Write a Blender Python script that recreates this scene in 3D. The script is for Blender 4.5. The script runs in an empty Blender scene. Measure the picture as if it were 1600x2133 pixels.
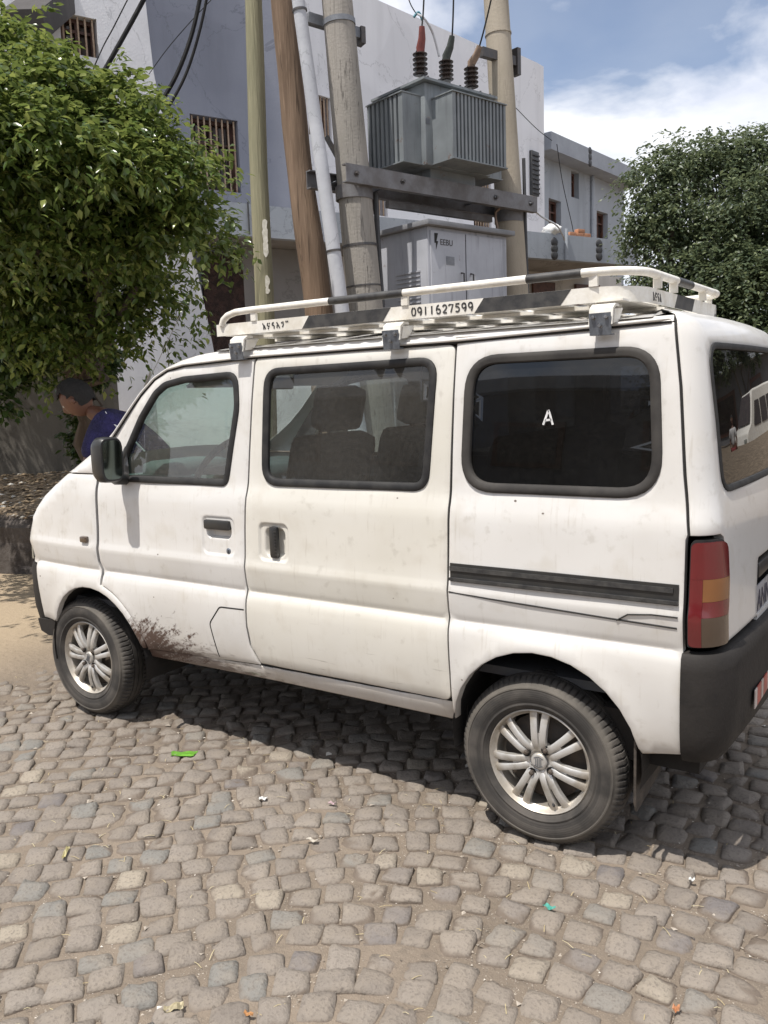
import bpy, bmesh, math, random
import numpy as np
from mathutils import Vector, Matrix, noise
from mathutils.geometry import delaunay_2d_cdt
random.seed(7); RNG = np.random.default_rng(7)
C = bpy.context.scene
COL = C.collection
PI = math.pi
R = math.radians

# ------------------------------------------------------------------ camera, sky, sun
CAM = Vector((1.094, -2.4138, 1.5153)); YAW, PIT, ROL, FPX = -.5982, -.1409, -.0341, 1760.85
_f = Vector((math.sin(YAW)*math.cos(PIT), math.cos(YAW)*math.cos(PIT), math.sin(PIT)))
_r0 = Vector((math.cos(YAW), -math.sin(YAW), 0)); _u0 = _r0.cross(_f)
_r = math.cos(ROL)*_r0 + math.sin(ROL)*_u0; _u = -math.sin(ROL)*_r0 + math.cos(ROL)*_u0
cam = bpy.data.cameras.new('camera'); camo = bpy.data.objects.new('camera', cam); COL.objects.link(camo)
m = Matrix((_r, _u, -_f)).transposed().to_4x4(); m.translation = CAM
camo.matrix_world = m
cam.sensor_fit = 'VERTICAL'; cam.sensor_height = 36; cam.lens = FPX/2133*36; cam.clip_end = 500; cam.clip_start = .02
C.camera = camo

SUN = Vector((-.10, -.43, 1)).normalized()
w = bpy.data.worlds.new('World'); C.world = w; w.use_nodes = True
nt = w.node_tree; N = nt.nodes; L = nt.links; N.clear()
out = N.new('ShaderNodeOutputWorld'); bg = N.new('ShaderNodeBackground'); bg.inputs[1].default_value = .125
sky = N.new('ShaderNodeTexSky'); sky.sky_type = 'NISHITA'; sky.sun_disc = False
sky.sun_elevation = math.asin(SUN.z); sky.sun_rotation = math.atan2(SUN.x, SUN.y); sky.air_density = 1.0; sky.dust_density = 1.6; sky.altitude = 1500
tc = N.new('ShaderNodeTexCoord'); sep = N.new('ShaderNodeSeparateXYZ'); L.new(tc.outputs['Generated'], sep.inputs[0])
zz = N.new('ShaderNodeMath'); zz.operation = 'ADD'; L.new(sep.outputs[2], zz.inputs[0]); zz.inputs[1].default_value = .28
dv = N.new('ShaderNodeVectorMath'); dv.operation = 'DIVIDE'; L.new(tc.outputs['Generated'], dv.inputs[0])
cb = N.new('ShaderNodeCombineXYZ')
for k in range(3): L.new(zz.outputs[0], cb.inputs[k])
L.new(cb.outputs[0], dv.inputs[1])
nz = N.new('ShaderNodeTexNoise'); nz.inputs['Scale'].default_value = 2.1; nz.inputs['Detail'].default_value = 8; nz.inputs['Roughness'].default_value = .52; nz.inputs['Distortion'].default_value = .25
mp = N.new('ShaderNodeMapping'); mp.inputs['Location'].default_value = (3.4, 1.2, 0); L.new(dv.outputs[0], mp.inputs[0]); L.new(mp.outputs[0], nz.inputs['Vector'])
rp = N.new('ShaderNodeValToRGB'); rp.color_ramp.elements[0].position = .37; rp.color_ramp.elements[1].position = .50
L.new(nz.outputs[0], rp.inputs[0])
hz = N.new('ShaderNodeMapRange'); L.new(sep.outputs[2], hz.inputs[0]); hz.inputs[1].default_value = .30; hz.inputs[2].default_value = .05; hz.inputs[3].default_value = 0; hz.inputs[4].default_value = .75
mxm = N.new('ShaderNodeMath'); mxm.operation = 'MAXIMUM'; L.new(rp.outputs[0], mxm.inputs[0]); L.new(hz.outputs[0], mxm.inputs[1])
nz2 = N.new('ShaderNodeTexNoise'); nz2.inputs['Scale'].default_value = 5; nz2.inputs['Detail'].default_value = 6; L.new(mp.outputs[0], nz2.inputs['Vector'])
rc = N.new('ShaderNodeValToRGB'); rc.color_ramp.elements[0].color = (6.3, 6.6, 7.5, 1); rc.color_ramp.elements[1].color = (8.8, 8.8, 9.0, 1); rc.color_ramp.elements[0].position = .35; rc.color_ramp.elements[1].position = .62
L.new(nz2.outputs[0], rc.inputs[0])
vm = N.new('ShaderNodeMath'); vm.operation = 'MULTIPLY_ADD'; L.new(mxm.outputs[0], vm.inputs[0]); vm.inputs[1].default_value = .72; vm.inputs[2].default_value = .16
mx = N.new('ShaderNodeMix'); mx.data_type = 'RGBA'; L.new(vm.outputs[0], mx.inputs[0]); L.new(rc.outputs[0], mx.inputs[7])
L.new(sky.outputs[0], mx.inputs[6]); L.new(mx.outputs[2], bg.inputs[0]); L.new(bg.outputs[0], out.inputs[0])
sl = bpy.data.lights.new('sun', 'SUN'); sl.energy = 4.9; sl.angle = R(.55); sl.color = (1, .95, .88)
so = bpy.data.objects.new('sun', sl); COL.objects.link(so); so.rotation_euler = (-SUN).to_track_quat('-Z', 'Y').to_euler()
C.view_settings.view_transform = 'Standard'; C.view_settings.look = 'None'; C.view_settings.gamma = 1
C.view_settings.exposure = 0.15; C.view_settings.use_curve_mapping = False
C.render.engine = 'CYCLES'

# ------------------------------------------------------------------ materials
class G:
    """tiny node-graph writer"""
    def __init__(s, name):
        s.m = bpy.data.materials.new(name); s.m.use_nodes = True; s.t = s.m.node_tree; s.n = s.t.nodes; s.n.clear()
        s.out = s.n.new('ShaderNodeOutputMaterial')
    def put(s, sock, v):
        if isinstance(v, bpy.types.NodeSocket): s.t.links.new(v, sock)
        elif isinstance(v, (tuple, list)) and len(v) == 3 and sock.type == 'RGBA': sock.default_value = (*v, 1)
        else: sock.default_value = v
    def node(s, ty, outp=0, **kw):
        n = s.n.new(ty)
        for k, v in kw.items():
            if k.startswith('i_'): s.put(n.inputs[k[2:].replace('_', ' ')], v)
            else: setattr(n, k, v)
        return n.outputs[outp]
    def M(s, op, a, b=0.0, c=0.0):
        n = s.n.new('ShaderNodeMath'); n.operation = op
        for i, v in enumerate((a, b, c)): s.put(n.inputs[i], v)
        return n.outputs[0]
    def xyz(s, v=None):
        n = s.n.new('ShaderNodeSeparateXYZ'); s.put(n.inputs[0], v if v is not None else s.obj()); return n.outputs[0], n.outputs[1], n.outputs[2]
    def vec(s, x, y, z):
        n = s.n.new('ShaderNodeCombineXYZ')
        for i, v in enumerate((x, y, z)): s.put(n.inputs[i], v)
        return n.outputs[0]
    def obj(s): return s.node('ShaderNodeTexCoord', 3)
    def map(s, scale=(1, 1, 1), v=None, loc=(0, 0, 0)):
        n = s.n.new('ShaderNodeMapping'); s.put(n.inputs[0], v if v is not None else s.obj()); n.inputs['Scale'].default_value = scale; n.inputs['Location'].default_value = loc; return n.outputs[0]
    def noise(s, sc, det=4, v=None, rough=.55, dist=0):
        n = s.n.new('ShaderNodeTexNoise'); s.put(n.inputs['Vector'], v if v is not None else s.obj())
        n.inputs['Scale'].default_value = sc; n.inputs['Detail'].default_value = det; n.inputs['Roughness'].default_value = rough; n.inputs['Distortion'].default_value = dist
        return n.outputs[0]
    def step(s, v, a, b, lo=0.0, hi=1.0):
        n = s.n.new('ShaderNodeMapRange'); n.interpolation_type = 'SMOOTHSTEP'; s.put(n.inputs[0], v)
        for i, q in enumerate((a, b, lo, hi)): s.put(n.inputs[i+1], q)
        return n.outputs[0]
    def mix(s, f, a, b):
        n = s.n.new('ShaderNodeMix'); n.data_type = 'RGBA'; s.put(n.inputs[0], f); s.put(n.inputs[6], a); s.put(n.inputs[7], b); return n.outputs[2]
    def bump(s, h, st=.3, d=.01, nrm=None):
        n = s.n.new('ShaderNodeBump'); s.put(n.inputs['Height'], h); n.inputs['Strength'].default_value = st; n.inputs['Distance'].default_value = d
        if nrm is not None: s.put(n.inputs['Normal'], nrm)
        return n.outputs[0]
    def bsdf(s, col, rough=.6, metal=0., nrm=None, spec=.5, coat=0., sub=None, **kw):
        n = s.n.new('ShaderNodeBsdfPrincipled'); s.put(n.inputs['Base Color'], col); s.put(n.inputs['Roughness'], rough); s.put(n.inputs['Metallic'], metal)
        s.put(n.inputs['Specular IOR Level'], spec); s.put(n.inputs['Coat Weight'], coat)
        if coat: n.inputs['Coat Roughness'].default_value = .08
        if nrm is not None: s.put(n.inputs['Normal'], nrm)
        return n.outputs[0]
    def done(s, sh): s.t.links.new(sh, s.out.inputs[0]); return s.m

def simple(name, a, b=None, sc=8, rough=.6, bump=.2, bd=.004, metal=0, spec=.5, scale=(1, 1, 1), lo=.35, hi=.65, rvar=.12, fine=None):
    g = G(name); v = g.map(scale); n = g.noise(sc, 6, v); b = b or tuple(c*.7 for c in a)
    c = g.mix(g.step(n, lo, hi), b, a)
    n2 = g.noise(fine or sc*7, 5, v)
    c = g.mix(g.M('MULTIPLY', g.step(n2, .3, .7), .35), c, b)
    r = g.M('ADD', g.M('MULTIPLY', n2, rvar*2), rough-rvar)
    return g.done(g.bsdf(c, r, metal, g.bump(n2, bump, bd) if bump else None, spec))

M = {}
M['rubber'] = simple('black_rubber', (.014, .014, .015), (.03, .029, .028), 20, .6, .1, spec=.3)
M['rubber2'] = simple('dusty_grey_rubber', (.024, .022, .021), (.048, .044, .040), 9, .7, .1, spec=.3)
M['plastic'] = simple('black_plastic', (.022, .023, .025), (.035, .034, .032), 15, .38, .05, rvar=.08)
M['bumper'] = simple('worn_bumper', (.008, .008, .009), (.030, .027, .025), 9, .68, .3, lo=.45, hi=.8, spec=.2)
M['lining'] = simple('interior_lining', (.075, .08, .085), (.06, .06, .065), 5, .8, .05)
M['liner'] = simple('dark_underbody', (.012, .011, .010), (.022, .018, .015), 9, .9, .2)
M['seat'] = simple('grey_seat_fabric', (.06, .065, .075), (.045, .045, .05), 60, .9, .2)
M['dash'] = simple('grey_green_dash', (.09, .12, .115), (.07, .09, .09), 12, .6, .05)
M['steel'] = simple('bracket_steel', (.20, .22, .25), (.12, .13, .15), 30, .5, .1, metal=.6)
M['bolt'] = simple('bolt_steel', (.5, .5, .5), (.3, .3, .3), 80, .35, .1, metal=1)
M['black_paint'] = simple('black_paint', (.022, .022, .024), (.060, .058, .055), 26, .5, .05)
M['seal'] = simple('gap_seal', (.01, .01, .01), (.015, .014, .013), 20, .8, 0)
def paint(nm='white_paint', t1=(.80, .775, .735), t2=(.75, .715, .64)):
    g = G(nm); x, y, z = g.xyz()
    big = g.noise(1.6, 4); mid = g.noise(9, 5); fine = g.noise(160, 3)
    base = g.mix(g.step(big, .35, .7), t1, t2)
    base = g.mix(g.M('MULTIPLY', g.step(mid, .50, .75), .35), base, (.50, .46, .39)); base = g.mix(g.M('MULTIPLY', g.step(g.noise(24, 6), .58, .74), .30), base, (.36, .33, .28))
    # road dust towards the sill
    low = g.step(g.M('ADD', z, g.M('MULTIPLY', g.noise(7, 6), .22)), .70, .40)
    base = g.mix(g.M('MULTIPLY', low, .6), base, (.36, .30, .235))
    # vertical drip streaks
    st = g.noise(1, 4, g.map((70, 1, 5)))
    base = g.mix(g.M('MULTIPLY', g.M('MULTIPLY', g.step(st, .56, .70), g.step(mid, .4, .6)), .32), base, (.40, .36, .30))
    # horizontal scuffs
    sc = g.noise(1, 5, g.map((5, 1, 60)))
    base = g.mix(g.M('MULTIPLY', g.M('MULTIPLY', g.step(sc, .64, .72), g.step(z, .74, .45)), .6), base, (.20, .17, .14))
    # scratches and chips
    vo = g.node('ShaderNodeTexVoronoi', 0, i_Scale=9.0, i_Vector=g.map((1, 1, 1.4)))
    chip = g.M('MULTIPLY', g.step(vo, .055, .035), g.step(g.noise(3.1, 2), .52, .6))
    base = g.mix(chip, base, (.10, .07, .05))
    # mud thrown up behind the front wheel, fanning from it
    dx = g.M('SUBTRACT', x, -2.22); dz = g.M('SUBTRACT', z, .20)
    rad = g.M('SQRT', g.M('ADD', g.M('MULTIPLY', dx, dx), g.M('MULTIPLY', dz, dz))); ang = g.M('ARCTAN2', dz, dx)
    fan = g.noise(1, 5, g.vec(g.M('MULTIPLY', ang, 26.), g.M('MULTIPLY', rad, 9.), 0.), .7)
    spk = g.noise(85, 3)
    cx_ = g.M('SUBTRACT', x, -1.84); fall = g.M('SQRT', g.M('ADD', g.M('MULTIPLY', g.M('MULTIPLY', cx_, cx_), 1.5), g.M('MULTIPLY', g.M('MULTIPLY', g.M('SUBTRACT', z, .40), g.M('SUBTRACT', z, .40)), 6.)))
    mm = g.M('ADD', g.M('ADD', g.M('MULTIPLY', fan, .95), g.M('MULTIPLY', spk, .45)), g.M('MULTIPLY', fall, -.80))
    mud = g.M('MULTIPLY', g.step(mm, .38, .58), g.step(x, -2.02, -1.93))
    sill = g.M('ADD', g.noise(1, 5, g.map((16, 1, 55))), g.M('ADD', g.M('MULTIPLY', g.M('SUBTRACT', z, .40), -3.2), g.M('MULTIPLY', g.M('ADD', x, 1.3), -.6)))
    sm = g.M('MULTIPLY', g.step(sill, .40, .66), g.step(x, -.2, -.9))
    allm = g.M('MAXIMUM', mud, g.M('MULTIPLY', g.M('MULTIPLY', sm, g.step(x, -2.05, -1.95)), .75))
    col = g.mix(allm, base, (.085, .050, .036))
    rough = g.M('ADD', g.M('ADD', g.M('MULTIPLY', allm, .5), g.M('MULTIPLY', low, .25)), g.M('ADD', .30, g.M('MULTIPLY', mid, .16)))
    h = g.M('ADD', g.M('MULTIPLY', g.noise(2.3, 2), 1.0), g.M('MULTIPLY', allm, .12))
    return g.done(g.bsdf(col, rough, 0, g.bump(h, .35, .012, g.bump(fine, .03, .001)), .5, .45))
M['paint'] = paint(t1=(.655, .642, .620), t2=(.605, .585, .552)); M['paint_cream'] = paint('cream_white_paint', (.640, .620, .570), (.60, .575, .51))
M['rackpaint'] = simple('rack_white', (.78, .76, .71), (.62, .58, .50), 14, .45, .15, lo=.25, hi=.6)
def glass(name, tint, k=1., dirt=.02):
    g = G(name); fr = g.node('ShaderNodeFresnel', 0, i_IOR=1.5)
    f = g.M('MINIMUM', g.M('ADD', g.M('MULTIPLY', fr, k), 0.0), 1.)
    tr = g.node('ShaderNodeBsdfTransparent', 0, i_Color=tint); gl = g.node('ShaderNodeBsdfGlossy', 0, i_Roughness=.015, i_Color=(1, 1, 1))
    gl2 = gl.node; nn = g.bump(g.noise(1.8, 2), .10, .01); g.put(gl2.inputs['Normal'], nn)
    m1 = g.node('ShaderNodeMixShader', 0); n = m1.node; g.put(n.inputs[0], f); g.put(n.inputs[1], tr); g.put(n.inputs[2], gl)
    df = g.node('ShaderNodeBsdfDiffuse', 0, i_Color=(.5, .47, .42)); du = g.M('MULTIPLY', g.step(g.M('ADD', g.noise(1.1, 3), g.M('MULTIPLY', g.noise(60, 4), .3)), .3, 1.1), dirt*4)
    m2 = g.node('ShaderNodeMixShader', 0); n = m2.node; g.put(n.inputs[0], g.M('ADD', du, dirt*.4)); g.put(n.inputs[1], m1); g.put(n.inputs[2], df)
    return g.done(m2)
M['glass_front'] = glass('front_window_glass', (.60, .74, .70), 1.6, .05)
M['glass_mid'] = glass('middle_window_glass', (.58, .62, .64), 1.2, .03)
M['glass_dark'] = glass('dark_film_glass', (.015, .018, .026), 1.2, .008)
M['glass_rear'] = glass('rear_tinted_glass', (.05, .05, .055), .85, .006)
M['glass_clear'] = glass('clear_glass', (.75, .85, .82), 1.0, .02)

# ------------------------------------------------------------------ mesh helpers
def mesh_obj(name, verts, faces, mat, parent=None, smooth=False, loc=None, mats=None, fm=None):
    me = bpy.data.meshes.new(name); me.from_pydata([tuple(v) for v in verts], [], faces)
    for mm_ in (mats or [mat]): me.materials.append(mm_)
    if fm: me.polygons.foreach_set('material_index', fm)
    if smooth: me.polygons.foreach_set('use_smooth', [True]*len(faces))
    o = bpy.data.objects.new(name, me); COL.objects.link(o)
    if parent is not None:
        o.parent = parent
        o.location = -ORG[parent.name] if parent.name in ORG else (0, 0, 0)
    if loc is not None: o.location = loc
    return o
ORG = {}
def thing(name, label, cat, loc=(0, 0, 0), group=None, world=True):
    """Empty at the base of a thing.  With world=True its parts are given in world coordinates."""
    o = bpy.data.objects.new(name, None); COL.objects.link(o); o.location = loc; o['label'] = label; o['category'] = cat; o.empty_display_size = .1
    if group: o['group'] = group
    if world: ORG[o.name] = Vector(loc)
    return o
def tag(o, label, cat, group=None):
    o['label'] = label; o['category'] = cat
    if group: o['group'] = group
    return o
def auto(o, ang=35):
    me = o.data; bm = bmesh.new(); bm.from_mesh(me); bmesh.ops.recalc_face_normals(bm, faces=bm.faces)
    for e in bm.edges:
        if len(e.link_faces) == 2 and e.calc_face_angle(0) > R(ang): e.smooth = False
    for f in bm.faces: f.smooth = True
    bm.to_mesh(me); bm.free(); return o
class MB:
    def __init__(s): s.v = []; s.f = []
    def add(s, v, f): k = len(s.v); s.v += [Vector(p) for p in v]; s.f += [tuple(i+k for i in q) for q in f]; return s
    def box(s, c, d, ax=None, bev=.0):
        c = Vector(c); ax = ax or (Vector((1, 0, 0)), Vector((0, 1, 0)), Vector((0, 0, 1))); hx, hy, hz = (q/2 for q in d)
        if bev <= 0:
            P = [c+ax[0]*(sx*hx)+ax[1]*(sy*hy)+ax[2]*(sz*hz) for sz in (-1, 1) for sy in (-1, 1) for sx in (-1, 1)]
            return s.add(P, [(0, 2, 3, 1), (4, 5, 7, 6), (0, 1, 5, 4), (2, 6, 7, 3), (0, 4, 6, 2), (1, 3, 7, 5)])
        bm = bmesh.new(); bmesh.ops.create_cube(bm, size=1)
        for v in bm.verts: v.co = Vector((v.co.x*d[0], v.co.y*d[1], v.co.z*d[2]))
        bmesh.ops.bevel(bm, geom=bm.edges[:], offset=min(bev, min(d)*.45), segments=2, affect='EDGES', profile=.6)
        s.add([c+ax[0]*v.co.x+ax[1]*v.co.y+ax[2]*v.co.z for v in bm.verts], [[v.index for v in f.verts] for f in (bm.verts.index_update(), bm.faces)[1]]); bm.free(); return s
    def tube(s, pts, rad, n=10, cap=True, closed=False, flat=1.0):
        pts = [Vector(p) for p in pts]; K = len(pts); rads = rad if hasattr(rad, '__len__') else [rad]*K
        base = len(s.v); prev = None; rings = []
        for i, p in enumerate(pts):
            if closed: t = (pts[(i+1) % K]-pts[i-1]).normalized()
            else: t = (pts[min(i+1, K-1)]-pts[max(i-1, 0)]).normalized()
            if prev is None:
                a = Vector((0, 0, 1)) if abs(t.z) < .9 else Vector((1, 0, 0)); nx = t.cross(a).normalized()
            else: nx = (prev-t*prev.dot(t)).normalized()
            prev = nx; ny = t.cross(nx)
            for k in range(n):
                an = 2*PI*k/n; s.v.append(p+nx*math.cos(an)*rads[i]+ny*math.sin(an)*rads[i]*flat)
        for i in range(K if closed else K-1):
            for k in range(n):
                a = base+i*n+k; b = base+i*n+(k+1) % n; c = base+((i+1) % K)*n+(k+1) % n; d = base+((i+1) % K)*n+k; s.f.append((a, b, c, d))
        if cap and not closed: s.f.append(tuple(base+k for k in range(n))[::-1]); s.f.append(tuple(base+(K-1)*n+k for k in range(n)))
        return s
    def lathe(s, prof, org, ax, n=32, a0=0):
        """prof: (r, h) along axis ax from org"""
        org = Vector(org); ax = Vector(ax).normalized(); q = Vector((0, 0, 1)) if abs(ax.z) < .9 else Vector((1, 0, 0)); nx = ax.cross(q).normalized(); ny = ax.cross(nx)
        b = len(s.v)
        for (r_, h) in prof:
            for k in range(n):
                an = a0+2*PI*k/n; s.v.append(org+ax*h+(nx*math.cos(an)+ny*math.sin(an))*r_)
        for i in range(len(prof)-1):
            for k in range(n): s.f.append((b+i*n+k, b+i*n+(k+1) % n, b+(i+1)*n+(k+1) % n, b+(i+1)*n+k))
        return s
    def prism(s, poly, org, ax, ay, th):
        """extrude 2-D poly (in ax, ay) by vector th"""
        org = Vector(org); th = Vector(th); n = len(poly); P = [org+ax*x+ay*y for x, y in poly]
        k = len(s.v); s.v += P+[p+th for p in P]
        s.f.append(tuple(k+i for i in range(n))[::-1]); s.f.append(tuple(k+n+i for i in range(n)))
        for i in range(n): s.f.append((k+i, k+(i+1) % n, k+n+(i+1) % n, k+n+i))
        return s
    def obj(s, name, mat, parent=None, ang=35, **kw):
        o = mesh_obj(name, s.v, s.f, mat, parent, **kw); return auto(o, ang)
X_, Y_, Z_ = Vector((1, 0, 0)), Vector((0, 1, 0)), Vector((0, 0, 1))

def ray(u, v): return _f+_r*((u-800)/FPX)-_u*((v-1066.5)/FPX)
def at(u, v, D):
    d = ray(u, v); return CAM+d*(D/math.hypot(d.x, d.y))
def onplane(u, v, P, n):
    d = ray(u, v); return CAM+d*((Vector(P)-CAM).dot(n)/d.dot(n))

# 2-D loops -------------------------------------------------------
def resample(P, step, closed=True):
    P = [np.array(p, float) for p in P]; out_ = []; K = len(P)
    for i in range(K if closed else K-1):
        a, b = P[i], P[(i+1) % K]; n = max(1, int(round(np.linalg.norm(b-a)/step)))
        for k in range(n): out_.append(a+(b-a)*k/n)
    if not closed: out_.append(P[-1])
    return np.array(out_)
def rounded(P, rad, seg=6):
    """polygon with rounded corners; rad scalar or list"""
    K = len(P); rads = rad if hasattr(rad, '__len__') else [rad]*K; o = []
    for i in range(K):
        p, a, b = (np.array(q, float) for q in (P[i], P[i-1], P[(i+1) % K])); r_ = rads[i]
        if r_ <= 0: o.append(p); continue
        da, db = a-p, b-p; la, lb = np.linalg.norm(da), np.linalg.norm(db); da /= la; db /= lb
        th = math.acos(max(-1, min(1, da@db))); t = min(r_/math.tan(th/2), la*.49, lb*.49)
        A, B = p+da*t, p+db*t
        for k in range(seg+1):
            s_ = k/seg; o.append((1-s_)**2*A+2*s_*(1-s_)*p+s_**2*B)
    return o
def area(P): P = np.array(P); x, y = P[:, 0], P[:, 1]; return .5*np.sum(x*np.roll(y, -1)-np.roll(x, -1)*y)
def offset(P, d):
    """move a loop inwards by d (positive = towards its inside)"""
    P = np.array(P, float); s_ = 1 if area(P) > 0 else -1
    t1 = P-np.roll(P, 1, 0); t2 = np.roll(P, -1, 0)-P
    t1 /= np.linalg.norm(t1, axis=1)[:, None]+1e-12; t2 /= np.linalg.norm(t2, axis=1)[:, None]+1e-12
    n1 = np.stack([-t1[:, 1], t1[:, 0]], 1)*s_; n2 = np.stack([-t2[:, 1], t2[:, 0]], 1)*s_
    n = n1+n2; ln = np.linalg.norm(n, axis=1); n /= ln[:, None]+1e-9; c = np.clip((n*n1).sum(1), .5, 1)
    return P+n*(d/c)[:, None]
def inside(pts, loops):
    pts = np.asarray(pts); c = np.zeros(len(pts), bool)
    for Lp in loops:
        x, y = Lp[:, 0], Lp[:, 1]; x2, y2 = np.roll(x, -1), np.roll(y, -1)
        for i in range(len(x)):
            k = (y[i] > pts[:, 1]) != (y2[i] > pts[:, 1])
            with np.errstate(all='ignore'): xi = (x2[i]-x[i])*(pts[:, 1]-y[i])/(y2[i]-y[i]+1e-15)+x[i]
            c ^= k & (pts[:, 0] < xi)
    return c
def dist_loops(pts, loops, closed=True):
    d = np.full(len(pts), 9.)
    for Lp in loops:
        A = Lp if closed else Lp[:-1]; B = np.roll(Lp, -1, 0) if closed else Lp[1:]
        for a, b in zip(A, B):
            ab = b-a; t = np.clip(((pts-a)@ab)/(ab@ab+1e-12), 0, 1); q = a+t[:, None]*ab; d = np.minimum(d, np.linalg.norm(pts-q, axis=1))
    return d
def cdt(loops, gx=.03, gy=.03, ylev=None, margin=.010, rings=(), fine=()):
    """triangulate the region bounded by loops (first outer, others holes) with grid points inside"""
    V = [];  E = []
    for Lp in list(loops)+list(rings):
        k = len(V); n = len(Lp); V += [tuple(p) for p in Lp]; E += [(k+i, k+(i+1) % n) for i in range(n)]
    O = loops[0]; x0, y0 = O.min(0); x1, y1 = O.max(0)
    ys_ = np.arange(y0+gy/2, y1, gy)
    if ylev is not None: ys_ = np.unique(np.concatenate([[l for l in ylev if y0 < l < y1]]))
    if len(ys_):
        g = np.array([(x, y) for y in ys_ for x in np.arange(x0+gx/2, x1, gx)])
        if len(g):
            g = g[inside(g, loops)]
            if len(g): g = g[dist_loops(g, list(loops)+list(rings)) > margin]; V += [tuple(p) for p in g]
    for (a0, a1, b0, b1, st_) in fine:
        V = [v for i, v in enumerate(V) if i < sum(len(l) for l in list(loops)+list(rings)) or not (a0 < v[0] < a1 and b0 < v[1] < b1)]
        g = np.array([(x, y) for y in np.arange(b0, b1, st_) for x in np.arange(a0, a1, st_)]); g = g[inside(g, loops)]; g = g[dist_loops(g, list(loops)+list(rings)) > .004]; V += [tuple(p) for p in g]
    vo, eo, fo, ov, oe, of = delaunay_2d_cdt([Vector(v) for v in V], E, [], 0, 1e-6)
    P = np.array([(v.x, v.y) for v in vo]); T = np.array([tuple(f) for f in fo])
    cen = P[T].mean(1); T = T[inside(cen, loops)]
    a = P[T]; ar = (a[:, 1, 0]-a[:, 0, 0])*(a[:, 2, 1]-a[:, 0, 1])-(a[:, 2, 0]-a[:, 0, 0])*(a[:, 1, 1]-a[:, 0, 1])
    T[ar < 0] = T[ar < 0][:, ::-1]
    inv = {}
    for i, l in enumerate(ov):
        for j in l: inv[j] = i
    bl = []; k = 0
    for Lp in loops: bl.append([inv[k+i] for i in range(len(Lp))]); k += len(Lp)
    return P, T, bl

# ------------------------------------------------------------------ van body
W = 1.475
TAB = np.array([(.28, .065), (.36, .050), (.38, .042), (.42, .026), (.46, .016), (.52, .008), (.60, .001), (.66, 0), (.70, .002), (.722, .007), (.735, .0135), (.739, .017), (.742, .0190), (.748, .0180), (.756, .0145), (.79, .009), (.83, .0045), (.843, .003), (.852, .004), (.868, .008), (.88, .010), (.92, .0125), (1.0, .016), (1.08, .019), (1.12, .024), (1.15, .034), (1.18, .040), (1.3, .050), (1.5, .072), (1.62, .090),
    (1.66, .097), (1.69, .106), (1.71, .130), (1.725, .17), (1.737, .24), (1.745, .34)])
ZL = list(TAB[:, 0])+[.49, .56, .63, .77, .81, .96, 1.04, 1.22, 1.26, 1.34, 1.38, 1.42, 1.46, 1.54, 1.58, 1.64]
def ysec(z): return np.interp(z, TAB[:, 0], TAB[:, 1])
SIL0 = np.array([(-2.652, .30), (-2.655, .60), (-2.660, .74), (-2.668, .84), (-2.666, .91), (-2.640, .965), (-2.60, 1.008), (-2.52, 1.070), (-2.418, 1.137), (-2.30, 1.218), (-2.20, 1.285), (-2.09, 1.362), (-2.0, 1.438), (-1.93, 1.508),
    (-1.86, 1.575), (-1.80, 1.620), (-1.73, 1.655), (-1.65, 1.680), (-1.55, 1.694), (-1.42, 1.701), (-1.2, 1.706), (-.8, 1.708), (.5, 1.708)])
# the nose is drawn in at its sides, so the outline stands further forward than it seems from the flank
def fwd_(p): x, z = p; return (x-.075*min(1, max(0, (-2.16-x)/.35))-.012*min(1, max(0, (-1.8-x)/.3)), z)
SIL = np.array([fwd_(p) for p in SIL0])
def yin(x, z):
    x = np.asarray(x, float); z = np.asarray(z, float); y = ysec(z)
    f = np.clip((x+2.42)/.25, 0, 1); f = f*f*(3-2*f)
    smooth_ = np.interp(z, [.3, .66, .9, 1.12, 1.66], [.05, 0, .012, .022, .097])
    up = z > 1.06; y = np.where(up, smooth_+(y-smooth_)*f, y)
    t = np.clip((-2.16-x)/.58, 0, 1.3); y = y+.036*t**2.2
    P = np.stack([np.ravel(x), np.ravel(z)], 1); d = dist_loops(P, [SIL], closed=False).reshape(np.shape(x)); Rr = .042
    front = (x < -1.5)
    rr = np.where(front & (d < Rr), Rr*(1-np.sqrt(np.clip(1-(1-np.minimum(d, Rr)/Rr)**2, 0, 1))), 0)*np.clip((-1.45-x)/.2, 0, 1)
    return y+rr
def side3(x, z, dy=0): return np.stack([x, yin(x, z)+dy, z], 1)
def flip(P): Q = P.copy(); Q[:, 1] = W-Q[:, 1]; return Q

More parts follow.
